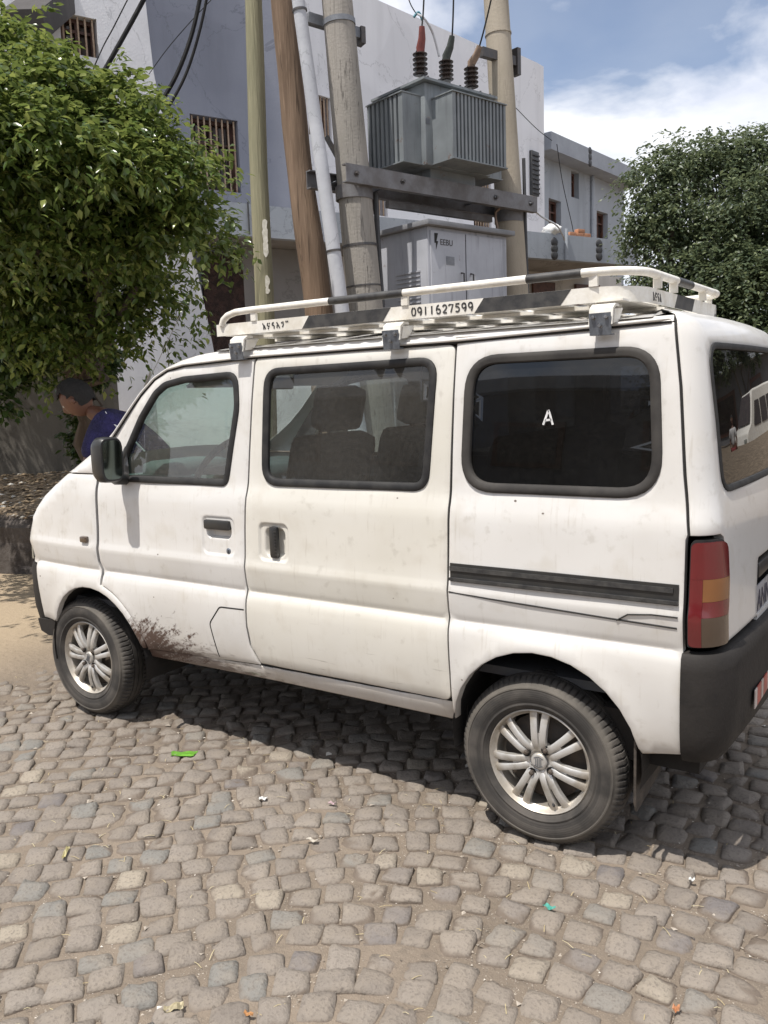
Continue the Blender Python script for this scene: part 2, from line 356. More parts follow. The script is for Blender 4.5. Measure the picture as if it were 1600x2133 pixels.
def panel(name, outer, holes, fn, mat, parent, far=False, flange=.03, lining=None, label=None, gx=.035, ylev=ZL, ring=.005, bump=None, step=.02, fine=()):
    loops = [resample(outer, step)]+[resample(h, step) for h in holes]
    rings = [offset(loops[0], ring)]+[offset(h, -ring) for h in loops[1:]]
    P, T, bl = cdt(loops, gx, .03, ylev, .009, rings, fine)
    Q = fn(P[:, 0], P[:, 1])
    if bump is not None: Q[:, 1] += bump(P[:, 0], P[:, 1])
    for b in bl: Q[b] += fn(P[b, 0], P[b, 1], .0022)-fn(P[b, 0], P[b, 1])
    V = [Q]; F = [tuple(t) for t in T]; n = len(Q)
    for b in bl:
        V.append(fn(P[b, 0], P[b, 1], flange)); k = len(b)
        s_ = 1 if (area(P[b]) > 0) else -1
        for i in range(k):
            j = (i+1) % k; q = (b[j], b[i], n+i, n+j) if s_ > 0 else (b[i], b[j], n+j, n+i); F.append(q)
        n += k
    V = np.concatenate(V)
    if far: V = flip(V); F = [f[::-1] for f in F]
    o = mesh_obj(name, V, F, mat, parent); auto(o, 50)
    if label: o['label'] = label
    if lining:
        V = fn(P[:, 0], P[:, 1], flange+.004); F = [tuple(t) for t in T]
        if far: V = flip(V)
        mesh_obj('inner_lining', V, F, lining, o if False else parent, smooth=True)
    return o

VORG = Vector((-1.05, .7375, 0))
van = thing('van', 'white minivan with mud splashed behind its front wheel, parked on the cobbles', 'van', VORG)
def smoothloop(P, rad=.0): return rounded(P, rad) if rad else P
def arc(cx, cz, r, a0, a1, n=14): return [(cx+r*math.cos(R(a0+(a1-a0)*i/n)), cz+r*math.sin(R(a0+(a1-a0)*i/n))) for i in range(n+1)]
FA = (-2.235, .325, .335); RA = (.022, .352, .325)
def flare(c):
    def f(x, z):
        d = np.hypot(x-c[0], z-c[1])-c[2]; return -.010*np.exp(-(d/.045)**2)*(z > .3)
    return f
flF, flR = flare(FA), flare(RA)
def fbump(x, z): return flF(x, z)+flR(x, z)+ -.0012*np.sin(x*7+z*5)-.0008*np.sin(x*13-z*9)
def recess(cx, cz, hx, hz, dep, rim=.012, wob=.0):
    def f(x, z):
        qx = np.abs(x-cx)-hx; qz = np.abs(z-cz)-hz; r_ = .03
        d = np.hypot(np.maximum(qx+r_, 0), np.maximum(qz+r_, 0))+np.minimum(np.maximum(qx+r_, qz+r_), 0)-r_
        t = np.clip(-d/rim, 0, 1); return dep*t*t*(3-2*t)
    return f

# window outlines (x, z)
WF = [(-1.985, 1.168), (-1.978, 1.262), (-1.865, 1.44), (-1.775, 1.545), (-1.715, 1.582), (-1.60, 1.600), (-1.30, 1.610), (-1.283, 1.48), (-1.332, 1.21), (-1.345, 1.168)]
WF = rounded(WF, [.03, .03, .1, .1, .1, .08, .06, .2, .05, .04], 5)
WM = rounded([(-1.140, 1.178), (-1.140, 1.613), (-.378, 1.620), (-.392, 1.30), (-.400, 1.182)], [.075, .065, .065, .2, .07], 7)
WR = rounded([(-.258, 1.188), (-.252, 1.616), (.362, 1.616), (.392, 1.188)], [.11, .11, .11, .12], 8)

HOOD = [tuple(p) for p in SIL]
def sil(x0, x1): return [tuple(p) for p in SIL if x0 < p[0] < x1]
g_ = .003
fender = [(-2.135, .728), (-2.152, .79), (-2.148, .95), (-2.152, 1.186), (-2.345, 1.186)]+[tuple(p) for p in SIL[::-1] if p[0] < -2.34 and p[1] > .75 and p[0] > -2.68][:]
fender = [(-2.135, .728), (-2.152, .79), (-2.148, .95), (-2.152, 1.184), (-2.346, 1.184), (-2.418, 1.137), (-2.52, 1.070), (-2.60, 1.008), (-2.640, .965), (-2.664, .91), (-2.664, .84), (-2.652, .735), (-2.600, .730), (-2.590, .60), (-2.585, .452), (-2.546, .452)]
fender = [fwd_(p) for p in fender]
fender += arc(FA[0], FA[1], FA[2], 158, 14)
fender += [(-1.893, .408)]+arc(FA[0], FA[1], FA[2]+.030, 12, 76)[1:]
pillar = [(-2.346, 1.190), (-2.152, 1.190), (-2.150, 1.236), (-2.045, 1.352), (-1.945, 1.455), (-1.86, 1.540), (-1.775, 1.606), (-1.70, 1.640), (-1.60, 1.656), (-1.205, 1.672), (-1.205, 1.706), (-1.42, 1.701), (-1.55, 1.694), (-1.65, 1.680), (-1.73, 1.655), (-1.80, 1.620), (-1.86, 1.575), (-1.93, 1.508), (-2.0, 1.438), (-2.09, 1.362), (-2.20, 1.285), (-2.30, 1.218)]
pillar = [fwd_(p) if i > 9 or i == 0 else p for i, p in enumerate(pillar)]
fd = [(-2.144, 1.232), (-2.146, 1.184), (-2.142, .95), (-2.146, .79), (-2.129, .732)]+arc(FA[0], FA[1], FA[2]+.036, 74, 12)+[(-1.883, .404), (-1.20, .440), (-1.238, .52), (-1.246, .60), (-1.241, .73), (-1.238, 1.0), (-1.221, 1.378), (-1.209, 1.664), (-1.60, 1.650), (-1.70, 1.634), (-1.775, 1.600), (-1.86, 1.534), (-1.945, 1.449), (-2.045, 1.346)]
sd = rounded([(-1.190, .448), (-.306, .452), (-.310, .73), (-.311, 1.2), (-.307, 1.664), (-1.201, 1.664), (-1.213, 1.378), (-1.230, 1.0), (-1.233, .73), (-1.238, .60), (-1.230, .52)], [.012, .035, 0, 0, .03, .03, 0, 0, 0, 0, 0], 5)
rq = [(-.301, 1.685), (-.301, 1.2), (-.304, .73), (-.300, .452), (-.302, .384)]+arc(RA[0], RA[1], RA[2], 174, 12)+[(.350, .402), (.462, .424), (.464, .62), (.467, .74), (.467, .756), (.468, 1.07), (.473, 1.085), (.452, 1.25), (.430, 1.50), (.404, 1.685)]
rq2 = rq
sill = [(-1.893, .402), (-1.893, .360), (-1.2, .372), (-.306, .372), (-.306, .446), (-1.20, .434), (-1.55, .420)]
roofrail = [(-1.205, 1.670), (-.31, 1.670), (-.31, 1.687), (.402, 1.689), (.398, 1.708), (-1.205, 1.706)]

def fd_b(x, z):
    return fbump(x, z)+recess(-1.382, .958, .092, .080, .005, .007)(x, z)+recess(-1.382, .982, .070, .038, .022, .010)(x, z)
def sd_b(x, z):
    return fbump(x, z)+recess(-1.085, .952, .076, .076, .008, .008)(x, z)+recess(-1.082, .950, .052, .060, .024, .014)(x, z)
def rq_b(x, z): return fbump(x, z)
for far in (False, True):
    panel('front_fender', fender, [], side3, M['paint'], van, far, bump=fbump, flange=.02)
    panel('windscreen_pillar', pillar, [], side3, M['paint'], van, far, flange=.03, ring=.004)
    zl2 = ZL+[.93, .945, .975, .99, 1.005, 1.02]
    panel('front_door', fd, [WF], side3, M['paint'], van, far, lining=M['lining'], bump=fd_b, gx=.016 if not far else .04, ylev=zl2 if not far else ZL, label=None if far else 'muddy front door', fine=() if far else ((-1.50, -1.27, .865, 1.065, .005),))
    panel('sliding_door', sd, [WM], side3, M['paint_cream'], van, far, lining=M['lining'], bump=sd_b, gx=.016 if not far else .04, ylev=zl2 if not far else ZL, fine=() if far else ((-1.18, -.995, .862, 1.048, .005),))
    panel('rear_side_panel', rq2, [WR], side3, M['paint'], van, far, lining=M['lining'], bump=rq_b, gx=.022)
    panel('sill', sill, [], side3, M['paint'], van, far, flange=.05, bump=lambda x, z: x*0+.006)
    panel('roof_edge', roofrail, [], side3, M['paint'], van, far, flange=.02, gx=.08)

# drip rail along the roof
def rail(far):
    pts = [(-2.155, 1.212), (-2.05, 1.350), (-1.95, 1.452), (-1.865, 1.538), (-1.78, 1.604), (-1.70, 1.638), (-1.60, 1.654), (-1.21, 1.668), (-.3, 1.674), (.1, 1.684), (.398, 1.692)]
    P = resample(pts, .03, False); b = MB(); y = yin(P[:, 0], P[:, 1])
    Q = [Vector((p[0], yy-.007, p[1]+.004)) for p, yy in zip(P, y)]
    if far: Q = [Vector((q.x, W-q.y, q.z)) for q in Q]
    b.tube(Q, [.0035]+[.0055]*(len(Q)-2)+[.003], 8); o = b.obj('drip_rail', M['paint'], van, 60)
    b = MB(); Q2 = [q-Vector((0, (.002 if not far else -.002), .0085)) for q in Q]; b.tube([Vector((q.x, q.y+(.004 if not far else -.004), q.z)) for q in Q2], .0035, 6); b.obj('door_seal', M['seal'], van)
rail(False); rail(True)

# windows
def window(loop, gmat, far, wd=.018, name='side_window', frame=M['rubber'], prot=.008, inset=.006):
    Lp = resample(loop, .018); holder = None
    prof = [(.009, .001), (.008, -.005), (.002, -prot), (-.006, -prot), (-wd*.8, -prot*.7), (-wd, -.001), (-wd, .010)]
    V = []; n = len(Lp); rows = []
    for d, h in prof:
        q = offset(Lp, -d); base = side3(Lp[:, 0], Lp[:, 1]); e = np.stack([q[:, 0], yin(q[:, 0], q[:, 1])+h, q[:, 1]], 1); V.append(e)
    V = np.concatenate(V); F = []
    for i in range(len(prof)-1):
        for k in range(n): F.append((i*n+k, i*n+(k+1) % n, (i+1)*n+(k+1) % n, (i+1)*n+k))
    if far: V = flip(V)
    pane_loop = resample(offset(Lp, wd-.003), .03)
    P, T, bl = cdt([pane_loop], .08, .08, None, .02); Q = np.stack([P[:, 0], np.interp(P[:, 1], [1.15, 1.66], [yin(-.8, 1.18), yin(-.8, 1.62)+.004])+inset, P[:, 1]], 1)
    if far: Q = flip(Q)
    p_ = mesh_obj(name, Q, [tuple(t) for t in T], gmat, van, smooth=True)
    fr = mesh_obj('window_rubber', V, F, frame, van); auto(fr, 40)
    fr.parent = p_; fr.location = (0, 0, 0)
    return p_
for far in (False, True):
    window(WF, M['glass_front'] if not far else M['glass_clear'], far, .020, 'front_window')
    window(WM, M['glass_mid'] if not far else M['glass_clear'], far, .020, 'middle_window')
    window(WR, M['glass_dark'] if not far else M['glass_mid'], far, .022, 'rear_side_window', frame=M['rubber2'], prot=.009)
# black quarter trim ahead of the front window
b = MB(); tri = rounded([(-1.995, 1.16), (-2.008, 1.235), (-1.95, 1.33), (-1.93, 1.20), (-1.925, 1.16)], .01, 3)
tri = resample(tri, .02); P, T, bl = cdt([tri], .03, .03); Q = side3(P[:, 0], P[:, 1], -.006); o = mesh_obj('mirror_trim', Q, [tuple(t) for t in T], M['plastic'], van, smooth=True)

# tailgate, mapped round the corner
def seamx(z): return np.interp(z, [.4, 1.08, 1.25, 1.5, 1.69, 1.715, 1.745], [.468, .478, .458, .436, .408, .392, .30])
def xr(z): return np.interp(z, [.4, .74, .95, 1.1, 1.17, 1.21, 1.4, 1.6, 1.65, 1.675, 1.70, 1.72, 1.735, 1.745], [.565, .565, .563, .553, .540, .531, .512, .487, .477, .464, .440, .405, .36, .28])
LQ = .14
def tail3(u, z, dn=0):
    u = np.asarray(u, float); z = np.asarray(z, float); xs = seamx(z)+.004; ye = ysec(z); X = xr(z); tot = 2*LQ+(W-.20-2*np.minimum(ye, .2))
    uu = np.where(u > tot/2, tot-u, u); ph = np.clip(uu/LQ, 0, 1)*PI/2
    flat = W-.20-2*np.minimum(ye, .2); y = ye+.10*(1-np.cos(ph)); x = xs+(X-xs)*np.sin(ph)
    v = np.clip((uu-LQ)/(tot/2-LQ), 0, 1); half = W/2-(ye+.10)
    y = np.where(uu > LQ, ye+.10+half*v, y); x = x+np.where(uu > LQ, .022*(1-(1-v)**2), 0)
    nx, ny = np.sin(ph)**1.0, -np.cos(ph)
    x = x-dn*nx; y = y-dn*ny
    y = np.where(u > tot/2, W-y, y)
    return np.stack([x, y, z], 1)
TOT = lambda z: 2*LQ+W-.20-2*min(float(ysec(z)), .2)
def uof(y, z): ye = float(ysec(z)); half = W/2-(ye+.10); return LQ+(y-ye-.10)/half*(TOT(z)/2-LQ)
def tailpanel(name, outer, holes, mat, dn=0, gx=.03, flange=.03, lining=None, ylev=None):
    fn = lambda u, z, d=0: tail3(u, z, dn+d)
    return panel(name, outer, holes, fn, mat, van, False, flange, lining, gx=gx, ylev=ylev or ZL+[1.68, 1.70, 1.718, 1.731, 1.741], ring=.005)
def mir(P): return [(TOT(z)-u, z) for u, z in P[::-1]]
zt = 1.743
lft = [(.0, 1.083), (0, 1.25), (0, 1.5), (0, 1.66), (0, 1.69), (0, 1.71), (0, 1.73), (0, zt)]
low = [(LQ+.03, 1.083), (0.0, 1.083)]
TG = [(LQ+.004, .755), (LQ+.004, 1.02), (LQ-.01, 1.072), (LQ-.03, 1.083)]+lft
TG = TG+mir(TG)
TG = resample(TG, .03); 
RW = rounded([(uof(.165, 1.195), 1.195), (uof(.175, 1.625), 1.622), (uof(W-.175, 1.625), 1.622), (uof(W-.165, 1.195), 1.195)], [.07, .07, .07, .07], 6)
RW = [(u, z-.022*0) for u, z in RW]
PLR = rounded([(uof(.47, .94), .72), (uof(.47, .94), .945), (uof(1.005, .94), .945), (uof(1.005, .94), .72)], .02, 4)
def tg_bump(x, z): return x*0
tailpanel('tailgate', TG, [RW, PLR], M['paint'], lining=M['lining'], flange=.03)
LPt = [(.0, .752), (0, .40), (0, .38)]
# gap filler behind body seams
def seal_line(pts, dy=.018, r_=.010, far=False):
    P = resample(pts, .04, False); y = yin(P[:, 0], P[:, 1])+dy
    b = MB(); Q = [Vector((p[0], (yy if not far else W-yy), p[1])) for p, yy in zip(P, y)]; b.tube(Q, r_, 6); return b
for far in (False, True):
    for ln in ([(-2.15, 1.2), (-2.145, .95), (-2.149, .79), (-2.132, .73)], [(-1.205, 1.664), (-1.217, 1.378), (-1.234, 1.0), (-1.237, .73), (-1.242, .58), (-1.215, .45)], [(-.304, 1.66), (-.308, 1.2), (-.307, .73), (-.303, .448)], [(.405, 1.70), (.433, 1.5), (.455, 1.25), (.475, 1.08)], [(-1.88, .404), (-1.2, .437), (-.306, .449)], [(-1.21, 1.667), (-.30, 1.667)]):
        seal_line(ln, far=far).obj('seam_seal', M['seal'], van)

# rear window: rubber, glass
Lp = resample(RW, .02); V = []; prof = [(.007, .001), (.006, -.004), (-.004, -.006), (-.012, -.003), (-.013, .010)]
for d, h in prof: q = offset(Lp, -d); V.append(tail3(q[:, 0], q[:, 1], h))
n = len(Lp); F = [(i*n+k, i*n+(k+1) % n, (i+1)*n+(k+1) % n, (i+1)*n+k) for i in range(len(prof)-1) for k in range(n)]
P, T, bl = cdt([resample(offset(Lp, .010), .04)], .06, .06); Q = tail3(P[:, 0], P[:, 1], .004)
rwn = mesh_obj('rear_window', Q, [tuple(t) for t in T], M['glass_rear'], van, smooth=True)
fr = auto(mesh_obj('window_rubber', np.concatenate(V), F, M['rubber'], van), 40); fr.parent = rwn; fr.location = (0, 0, 0)

# tail lamps
def lampmat(name, col, tr=.0):
    g = G(name); n = g.noise(1, 3, g.map((8, 8, 90))); c = g.mix(g.M('MULTIPLY', g.noise(14, 5), .5), col, tuple(q*.45 for q in col))
    return g.done(g.bsdf(c, .22, 0, g.bump(g.node('ShaderNodeTexWave', 0, i_Scale=38., i_Vector=g.map((0, 0, 1))), .12, .002), .6, .6))
M['red'] = lampmat('red_lens', (.15, .013, .016)); M['amber'] = lampmat('amber_lens', (.25, .10, .03)); M['smoke'] = lampmat('brown_clear_lens', (.095, .065, .045))
for far in (False, True):
    u0, u1 = .006, LQ-.004
    def tl(u, z, dn): 
        q = tail3(u, z, dn); return flip(q) if far else q
    segs = [(.757, 1.066, 0, 1, 'red', .004)]
    lo = rounded([(u0-.004, .758), (u0-.004, 1.070), (u1+.004, 1.070), (u1+.004, .758)], [.008, .02, .045, .02], 5); lo = resample(lo, .012)
    P, T, bl = cdt([lo], .012, .03); b_ = bl[0]
    V = np.concatenate([tl(P[:, 0], P[:, 1], -.001), tl(P[b_, 0], P[b_, 1], .03)]); k = len(P); m_ = len(b_)
    F = [tuple(t) for t in T]+[(b_[i], b_[(i+1) % m_], k+(i+1) % m_, k+i) for i in range(m_)]
    lampo = auto(mesh_obj('tail_lamp', V, F, M['rubber'], van), 45)
    def lens(nm, a0, a1, z0, z1, mk, rad, dn=-.009):
        lo2 = resample(rounded([(a0, z0), (a0, z1), (a1, z1), (a1, z0)], rad, 4), .012)
        P, T, bl = cdt([lo2], .012, .03); b_ = bl[0]; k = len(P); m_ = len(b_)
        V = np.concatenate([tl(P[:, 0], P[:, 1], dn), tl(P[b_, 0], P[b_, 1], .005)]); F = [tuple(t) for t in T]+[(b_[i], b_[(i+1) % m_], k+(i+1) % m_, k+i) for i in range(m_)]
        o = mesh_obj(nm, V, F, M[mk], lampo); o.location = (0, 0, 0); auto(o, 45)
    e = .0006; c_ = u0+.034
    lens('red_lens', u0, u1, .960, 1.064, 'red', [0, .018, .04, 0]); lens('red_lens', u0, c_-e, .762, .960-e, 'red', [.015, 0, 0, 0])
    lens('amber_lens', c_, u1, .895, .960-e, 'amber', 0); lens('red_lens', c_, u1, .850, .895-e, 'red', 0); lens('smoked_lens', c_, u1, .762, .850-e, 'smoke', [0, 0, 0, .02])

# bumpers (swept profile round the corner)
def sweep_plan(path, prof, name, mat, closed=False):
    """path: list of (x, y, nx, ny); prof: (outward, z)"""
    V = []; F = []; k = len(prof)
    for x, y, nx, ny, s_ in path:
        for o_, z in prof: V.append((x+nx*o_*s_, y+ny*o_*s_, z))
    for i in range(len(path)-1):
        for j in range(k-1): F.append((i*k+j, (i+1)*k+j, (i+1)*k+j+1, i*k+j+1))
    F.append(tuple(range(k))); F.append(tuple((len(path)-1)*k+j for j in range(k))[::-1])
    return auto(mesh_obj(name, V, F, mat, van), 40)
path = []
for t in np.linspace(0, 1, 4): path.append((.466+.02*t, .012, 0, -1, 1))
for a in np.linspace(0, 90, 9)[1:]: path.append((.486+.094*math.sin(R(a)), .012+.13*(1-math.cos(R(a))), math.sin(R(a)), -math.cos(R(a)), 1))
for t in np.linspace(0, 1, 12)[1:]: path.append((.58+.02*math.sin(PI*t), .142+(W-.284)*t, 1, 0, 1))
for a in np.linspace(90, 0, 9)[1:]: path.append((.486+.094*math.sin(R(a)), W-.012-.13*(1-math.cos(R(a))), math.sin(R(a)), math.cos(R(a)), 1))
path.append((.466, W-.012, 0, 1, 1))
sweep_plan(path, [(-.03, .740), (.000, .738), (.012, .725), (.016, .69), (.018, .60), (.014, .50), (.004, .44), (-.02, .405), (-.06, .40)], 'rear_bumper', M['bumper'])
# corner step of the rear bumper (fills up to the lamp)
# reflective tape on the bumper
def tape(y0, y1, z0, z1, mat, nm):
    b = MB(); b.box((.6135, (y0+y1)/2, (z0+z1)/2), (.003, y1-y0, z1-z0)); b.obj(nm, mat, van)
M['tapeR'] = simple('red_tape', (.42, .06, .045), (.25, .05, .04), 20, .4, .05); M['tapeW'] = simple('white_tape', (.55, .48, .45), (.4, .33, .3), 20, .4, .05)
for i, (a, b_) in enumerate(((.30, .335), (.338, .40), (.403, .435), (.438, .50), (.503, .54))): tape(a, b_, .50, .56, M['tapeW'] if i % 2 == 0 else M['tapeR'], 'reflective_tape')
path = []
path.append((-2.655, .050, 0, -1, 1))
for a in np.linspace(0, 90, 9): path.append((-2.670-.175*math.sin(R(a)), .046+.16*(1-math.cos(R(a))), -math.sin(R(a)), -math.cos(R(a)), 1))
for t in np.linspace(0, 1, 10)[1:]: path.append((-2.845-.02*math.sin(PI*t), .206+(W-.412)*t, -1, 0, 1))
for a in np.linspace(90, 0, 9)[1:]: path.append((-2.670-.175*math.sin(R(a)), W-.046-.16*(1-math.cos(R(a))), -math.sin(R(a)), math.cos(R(a)), 1))
path.append((-2.565, W-.055, 0, 1, 1))
sweep_plan(path[::-1], [(-.03, .722), (.004, .715), (.010, .69), (.012, .58), (.008, .50), (-.006, .43), (-.025, .375), (-.05, .36)], 'front_bumper', M['bumper'])
b = MB(); b.prism(resample([(-2.72, .44), (-2.60, .448), (-2.541, .448), (-2.541, .368), (-2.64, .362), (-2.70, .38)], .05).tolist(), (0, .038, 0), X_, Z_, (0, W-.076, 0)); b.obj('bumper_valance', M['bumper'], van)

# cross lofts: nose, bonnet, windscreen, roof
def crossloft(idx, name, mat, crown=.03, n=18, extra=None):
    pts = SIL[idx] if not isinstance(idx, list) or not isinstance(idx[0], tuple) else np.array(idx)
    V = []; 
    T_ = np.gradient(pts, axis=0); Nn = np.stack([-T_[:, 1], T_[:, 0]], 1); Nn /= np.linalg.norm(Nn, axis=1)[:, None]
    ye = yin(pts[:, 0], pts[:, 1])
    for (x, z), nn, y0 in zip(pts, Nn, ye):
        y0 = y0+.0
        for k in range(n+1):
            t = -1+2*k/n; c = crown*(1-t*t); V.append((x+nn[0]*c, W/2+t*(W/2-y0), z+nn[1]*c))
    F = [(i*(n+1)+k, i*(n+1)+k+1, (i+1)*(n+1)+k+1, (i+1)*(n+1)+k) for i in range(len(pts)-1) for k in range(n)]
    return mesh_obj(name, V, F, mat, van, smooth=True)
crossloft(list(range(2, 10)), 'bonnet', M['paint'], .05)
crossloft(list(range(9, 18)), 'windscreen', M['glass_clear'], .05)
crossloft(list(range(17, 22)), 'roof_front', M['paint'], .05)
# grille panel + headlamps
b = MB(); b.box((-2.775, W/2, .80), (.02, .9, .12), bev=.01); b.obj('grille', M['plastic'], van)
M['lens'] = simple('headlamp_lens', (.32, .33, .28), (.18, .18, .16), 20, .15, .05)
for s_ in (0, 1):
    V = []; F = []
    for i in range(9):
        z = .745+.165*i/8
        for k in range(9):
            a = R(90*k/8); x = -2.728-.080*math.sin(a)+.02*(i/8)**2; y = .052+.16*(1-math.cos(a)) if not s_ else W-.052-.16*(1-math.cos(a)); V.append((x, y, z))
    F = [(i*9+k, i*9+k+1, (i+1)*9+k+1, (i+1)*9+k) for i in range(8) for k in range(8)]
    o = mesh_obj('headlamp', V, F, M['lens'], van); auto(o, 60)
# roof skin
V = []; xs_ = list(np.linspace(-1.42, .34, 24)); n = 24
for x in xs_:
    for k in range(n+1):
        t = -1+2*k/n; y0 = float(ysec(1.69)); zt_ = 1.705+.038*(1-abs(t)**2.6); V.append((x, W/2+t*(W/2-y0), zt_))
F = [(i*(n+1)+k, i*(n+1)+k+1, (i+1)*(n+1)+k+1, (i+1)*(n+1)+k) for i in range(len(xs_)-1) for k in range(n)]
mesh_obj('roof', V, F, M['paint'], van, smooth=True)
mesh_obj('roof_lining', [(v[0], v[1], v[2]-.03) for v in V], F, M['lining'], van, smooth=True)
V = []
zs_ = [1.783, 1.788, 1.79]
for k in range(n+1):
    t = -1+2*k/n; u = (k/n)*TOT(1.743); q = tail3(np.array([u]), np.array([1.743]))[0]; V.append(tuple(q))
for k in range(n+1):
    t = -1+2*k/n; V.append((.335, W/2+t*(W/2-.12), 1.706+.038*(1-abs(t)**2.6)))
mesh_obj('roof_rear_edge', V, [(k, k+1, n+2+k, n+1+k) for k in range(n)], M['paint'], van, smooth=True)

# underbody, wheel wells, interior
b = MB(); b.box((-1.08, W/2, .40), (1.56, W-.24, .08)); b.box((-1.1, W/2, .43), (3.0, W-.62, .12)); b.box((.35, W/2, .42), (.30, W-.2, .16)); b.box((-2.60, W/2, .45), (.12, W-.3, .2)); b.obj('underbody', M['liner'], van)
for (cx, cz, rr_) in (FA, RA):
    for far in (0, 1):
        V = []; F = []; K = 22
        for k in range(K+1):
            a = R(-12+204*k/K)
            for yy in (.020, .05, .28): V.append((cx+(rr_+.004)*math.cos(a), yy if not far else W-yy, cz+(rr_+.004)*math.sin(a)))
        F = [(k*3+j, k*3+j+1, k*3+j+4, k*3+j+3) for k in range(K) for j in range(2)]
        V.append((cx, .28 if not far else W-.28, cz-.05)); F += [(k*3+2, k*3+5, len(V)-1) for k in range(K)]
        mesh_obj('wheel_arch_liner', V, F, M['liner'], van, smooth=False)
b = MB(); b.box((-1.1, W/2, .56), (2.9, W-.2, .03)); b.obj('cabin_floor', M['lining'], van)
def seat(x, y, wd, hz=True):
    b = MB(); b.box((x-.22, y, .80), (.48, wd, .16), bev=.05); o = b.obj('seat_cushion', M['seat'], van, 60)
    ax = (Vector((math.cos(R(14)), 0, -math.sin(R(14)))), Y_, Vector((math.sin(R(14)), 0, math.cos(R(14)))))
    b = MB(); b.box((x+.07, y, 1.08), (.13, wd, .56), ax=ax, bev=.06); o2 = b.obj('seat_backrest', M['seat'], van, 60)
    if hz:
        b = MB(); b.box((x+.155, y, 1.455), (.10, .27, .19), ax=ax, bev=.045); b.tube([(x+.135, y-.06, 1.32), (x+.15, y-.06, 1.40)], .007, 6); b.tube([(x+.135, y+.06, 1.32), (x+.15, y+.06, 1.40)], .007, 6); b.obj('headrest', M['seat'], van, 60)
seat(-1.20, .42, .48); seat(-1.20, 1.06, .48); seat(-.30, W/2, 1.15, False); seat(.25, W/2, 1.15, False)
b = MB(); b.box((-2.02, W/2, 1.05), (.42, W-.22, .24), bev=.06); b.box((-1.98, .42, 1.18), (.25, .36, .10), bev=.04); b.obj('dashboard', M['dash'], van, 60)
b = MB(); ctr = Vector((-1.70, .42, 1.19)); an = R(58); e1 = Y_; e2 = Vector((math.cos(an)*.0+.62, 0, .785)).normalized()
b.tube([ctr+e1*(.185*math.cos(t))+e2*(.185*math.sin(t)) for t in np.linspace(0, 2*PI, 33)[:-1]], .015, 8, closed=True)
b.tube([ctr-e1*.18, ctr, ctr+e1*.18], [.014, .03, .014], 8); b.tube([ctr, ctr-e2*.18], .014, 8); b.tube([ctr, ctr+Vector((-.25, 0, -.2))], .03, 8); b.obj('steering_wheel', M['plastic'], van, 60)
b = MB(); b.box((-1.66, W/2, 1.575), (.02, .24, .06), bev=.01); b.obj('rear_view_mirror', M['plastic'], van)
for yy in (.42, 1.05):
    b = MB(); b.box((-1.66, yy, 1.60), (.16, .40, .015), ax=(Vector((.9, 0, .42)), Y_, Vector((-.42, 0, .9))), bev=.005); b.obj('sun_visor', M['lining'], van)

# door furniture (near side and mirrored where it exists)
def door_handles():
    y0 = float(yin(-1.385, .985))
    b = MB(); b.box((-1.385, y0+.0, 1.003), (.142, .022, .040), bev=.009); b.obj('door_handle', M['plastic'], van, 50)
    b = MB(); b.lathe([(0, -.006), (.011, -.006), (.014, -.003), (.015, .004)], (-1.329, y0+.004, .898), (0, 1, 0), 20); b.obj('door_lock', M['steel'], van, 50)
    b = MB(); b.box((-1.329, y0-.003, .898), (.003, .002, .012)); b.obj('keyhole', M['seal'], van)
    b = MB(); y1 = float(yin(-1.08, .95)); b.box((-1.082, y1+.004, .952), (.038, .026, .125), bev=.012)
    for k in range(8): b.box((-1.066, y1-.010, .905+k*.013), (.010, .003, .005))
    b.obj('sliding_door_handle', M['plastic'], van, 50)
    b = MB(); b.box((-2.243, float(yin(-2.243, .885))-.004, .885), (.052, .026, .030), bev=.009); b.obj('side_indicator', M['smoke'], van, 50)
door_handles()
# fuel flap line (recessed groove shown by a thin dark seal) and flap
fl = resample(rounded([(-1.249, .668), (-1.385, .664), (-1.452, .585), (-1.425, .44)], [0, .03, .03, 0], 5), .02, False)
b = MB(); y = yin(fl[:, 0], fl[:, 1])+fd_b(fl[:, 0], fl[:, 1]); b.tube([Vector((p[0], yy+.0010, p[1])) for p, yy in zip(fl, y)], .0032, 6); b.obj('fuel_flap_seam', M['seal'], van)
# sliding rail on the rear quarter
def quad_strip(nm, z0, z1, x0, x1, mat, out_, z0b=None):
    b = MB(); xs2 = np.linspace(x0, x1, 14); 
    V = []; F = []
    for x in xs2:
        for z, o_ in ((z0, .006), (z0, -out_), (z1, -out_), (z1, .006)): V.append((x, .012-o_ if False else float(yin(x, (z0+z1)/2))+o_, z))
    F = [(i*4+j, i*4+j+1, i*4+j+5, i*4+j+4) for i in range(len(xs2)-1) for j in range(3)]+[(0, 1, 2, 3), tuple(len(V)-4+q for q in range(4))[::-1]]
    b.add(V, F); return b.obj(nm, mat, van)
quad_strip('sliding_rail', .878, .940, -.296, .455, M['plastic'], .004)
quad_strip('rail_lip', .915, .930, -.296, .440, M['steel'] if False else M['black_paint'], .009)
quad_strip('rail_lip', .882, .892, -.296, .455, M['black_paint'], .012)
cr = resample([(-.30, .842), (-.15, .834), (.05, .826), (.25, .818), (.452, .812)], .03, False)
b = MB(); b.tube([Vector((p[0], float(yin(p[0], p[1]))-.0005, p[1])) for p in cr], .0028, 5); b.obj('rail_seam', M['seal'], van)
cr = resample([(.275, .815), (.31, .838), (.38, .846), (.455, .846)], .02, False)
b = MB(); b.tube([Vector((p[0], float(yin(p[0], p[1]))-.003, p[1])) for p in cr], .0022, 5); b.obj('loose_wire', M['seal'], van)
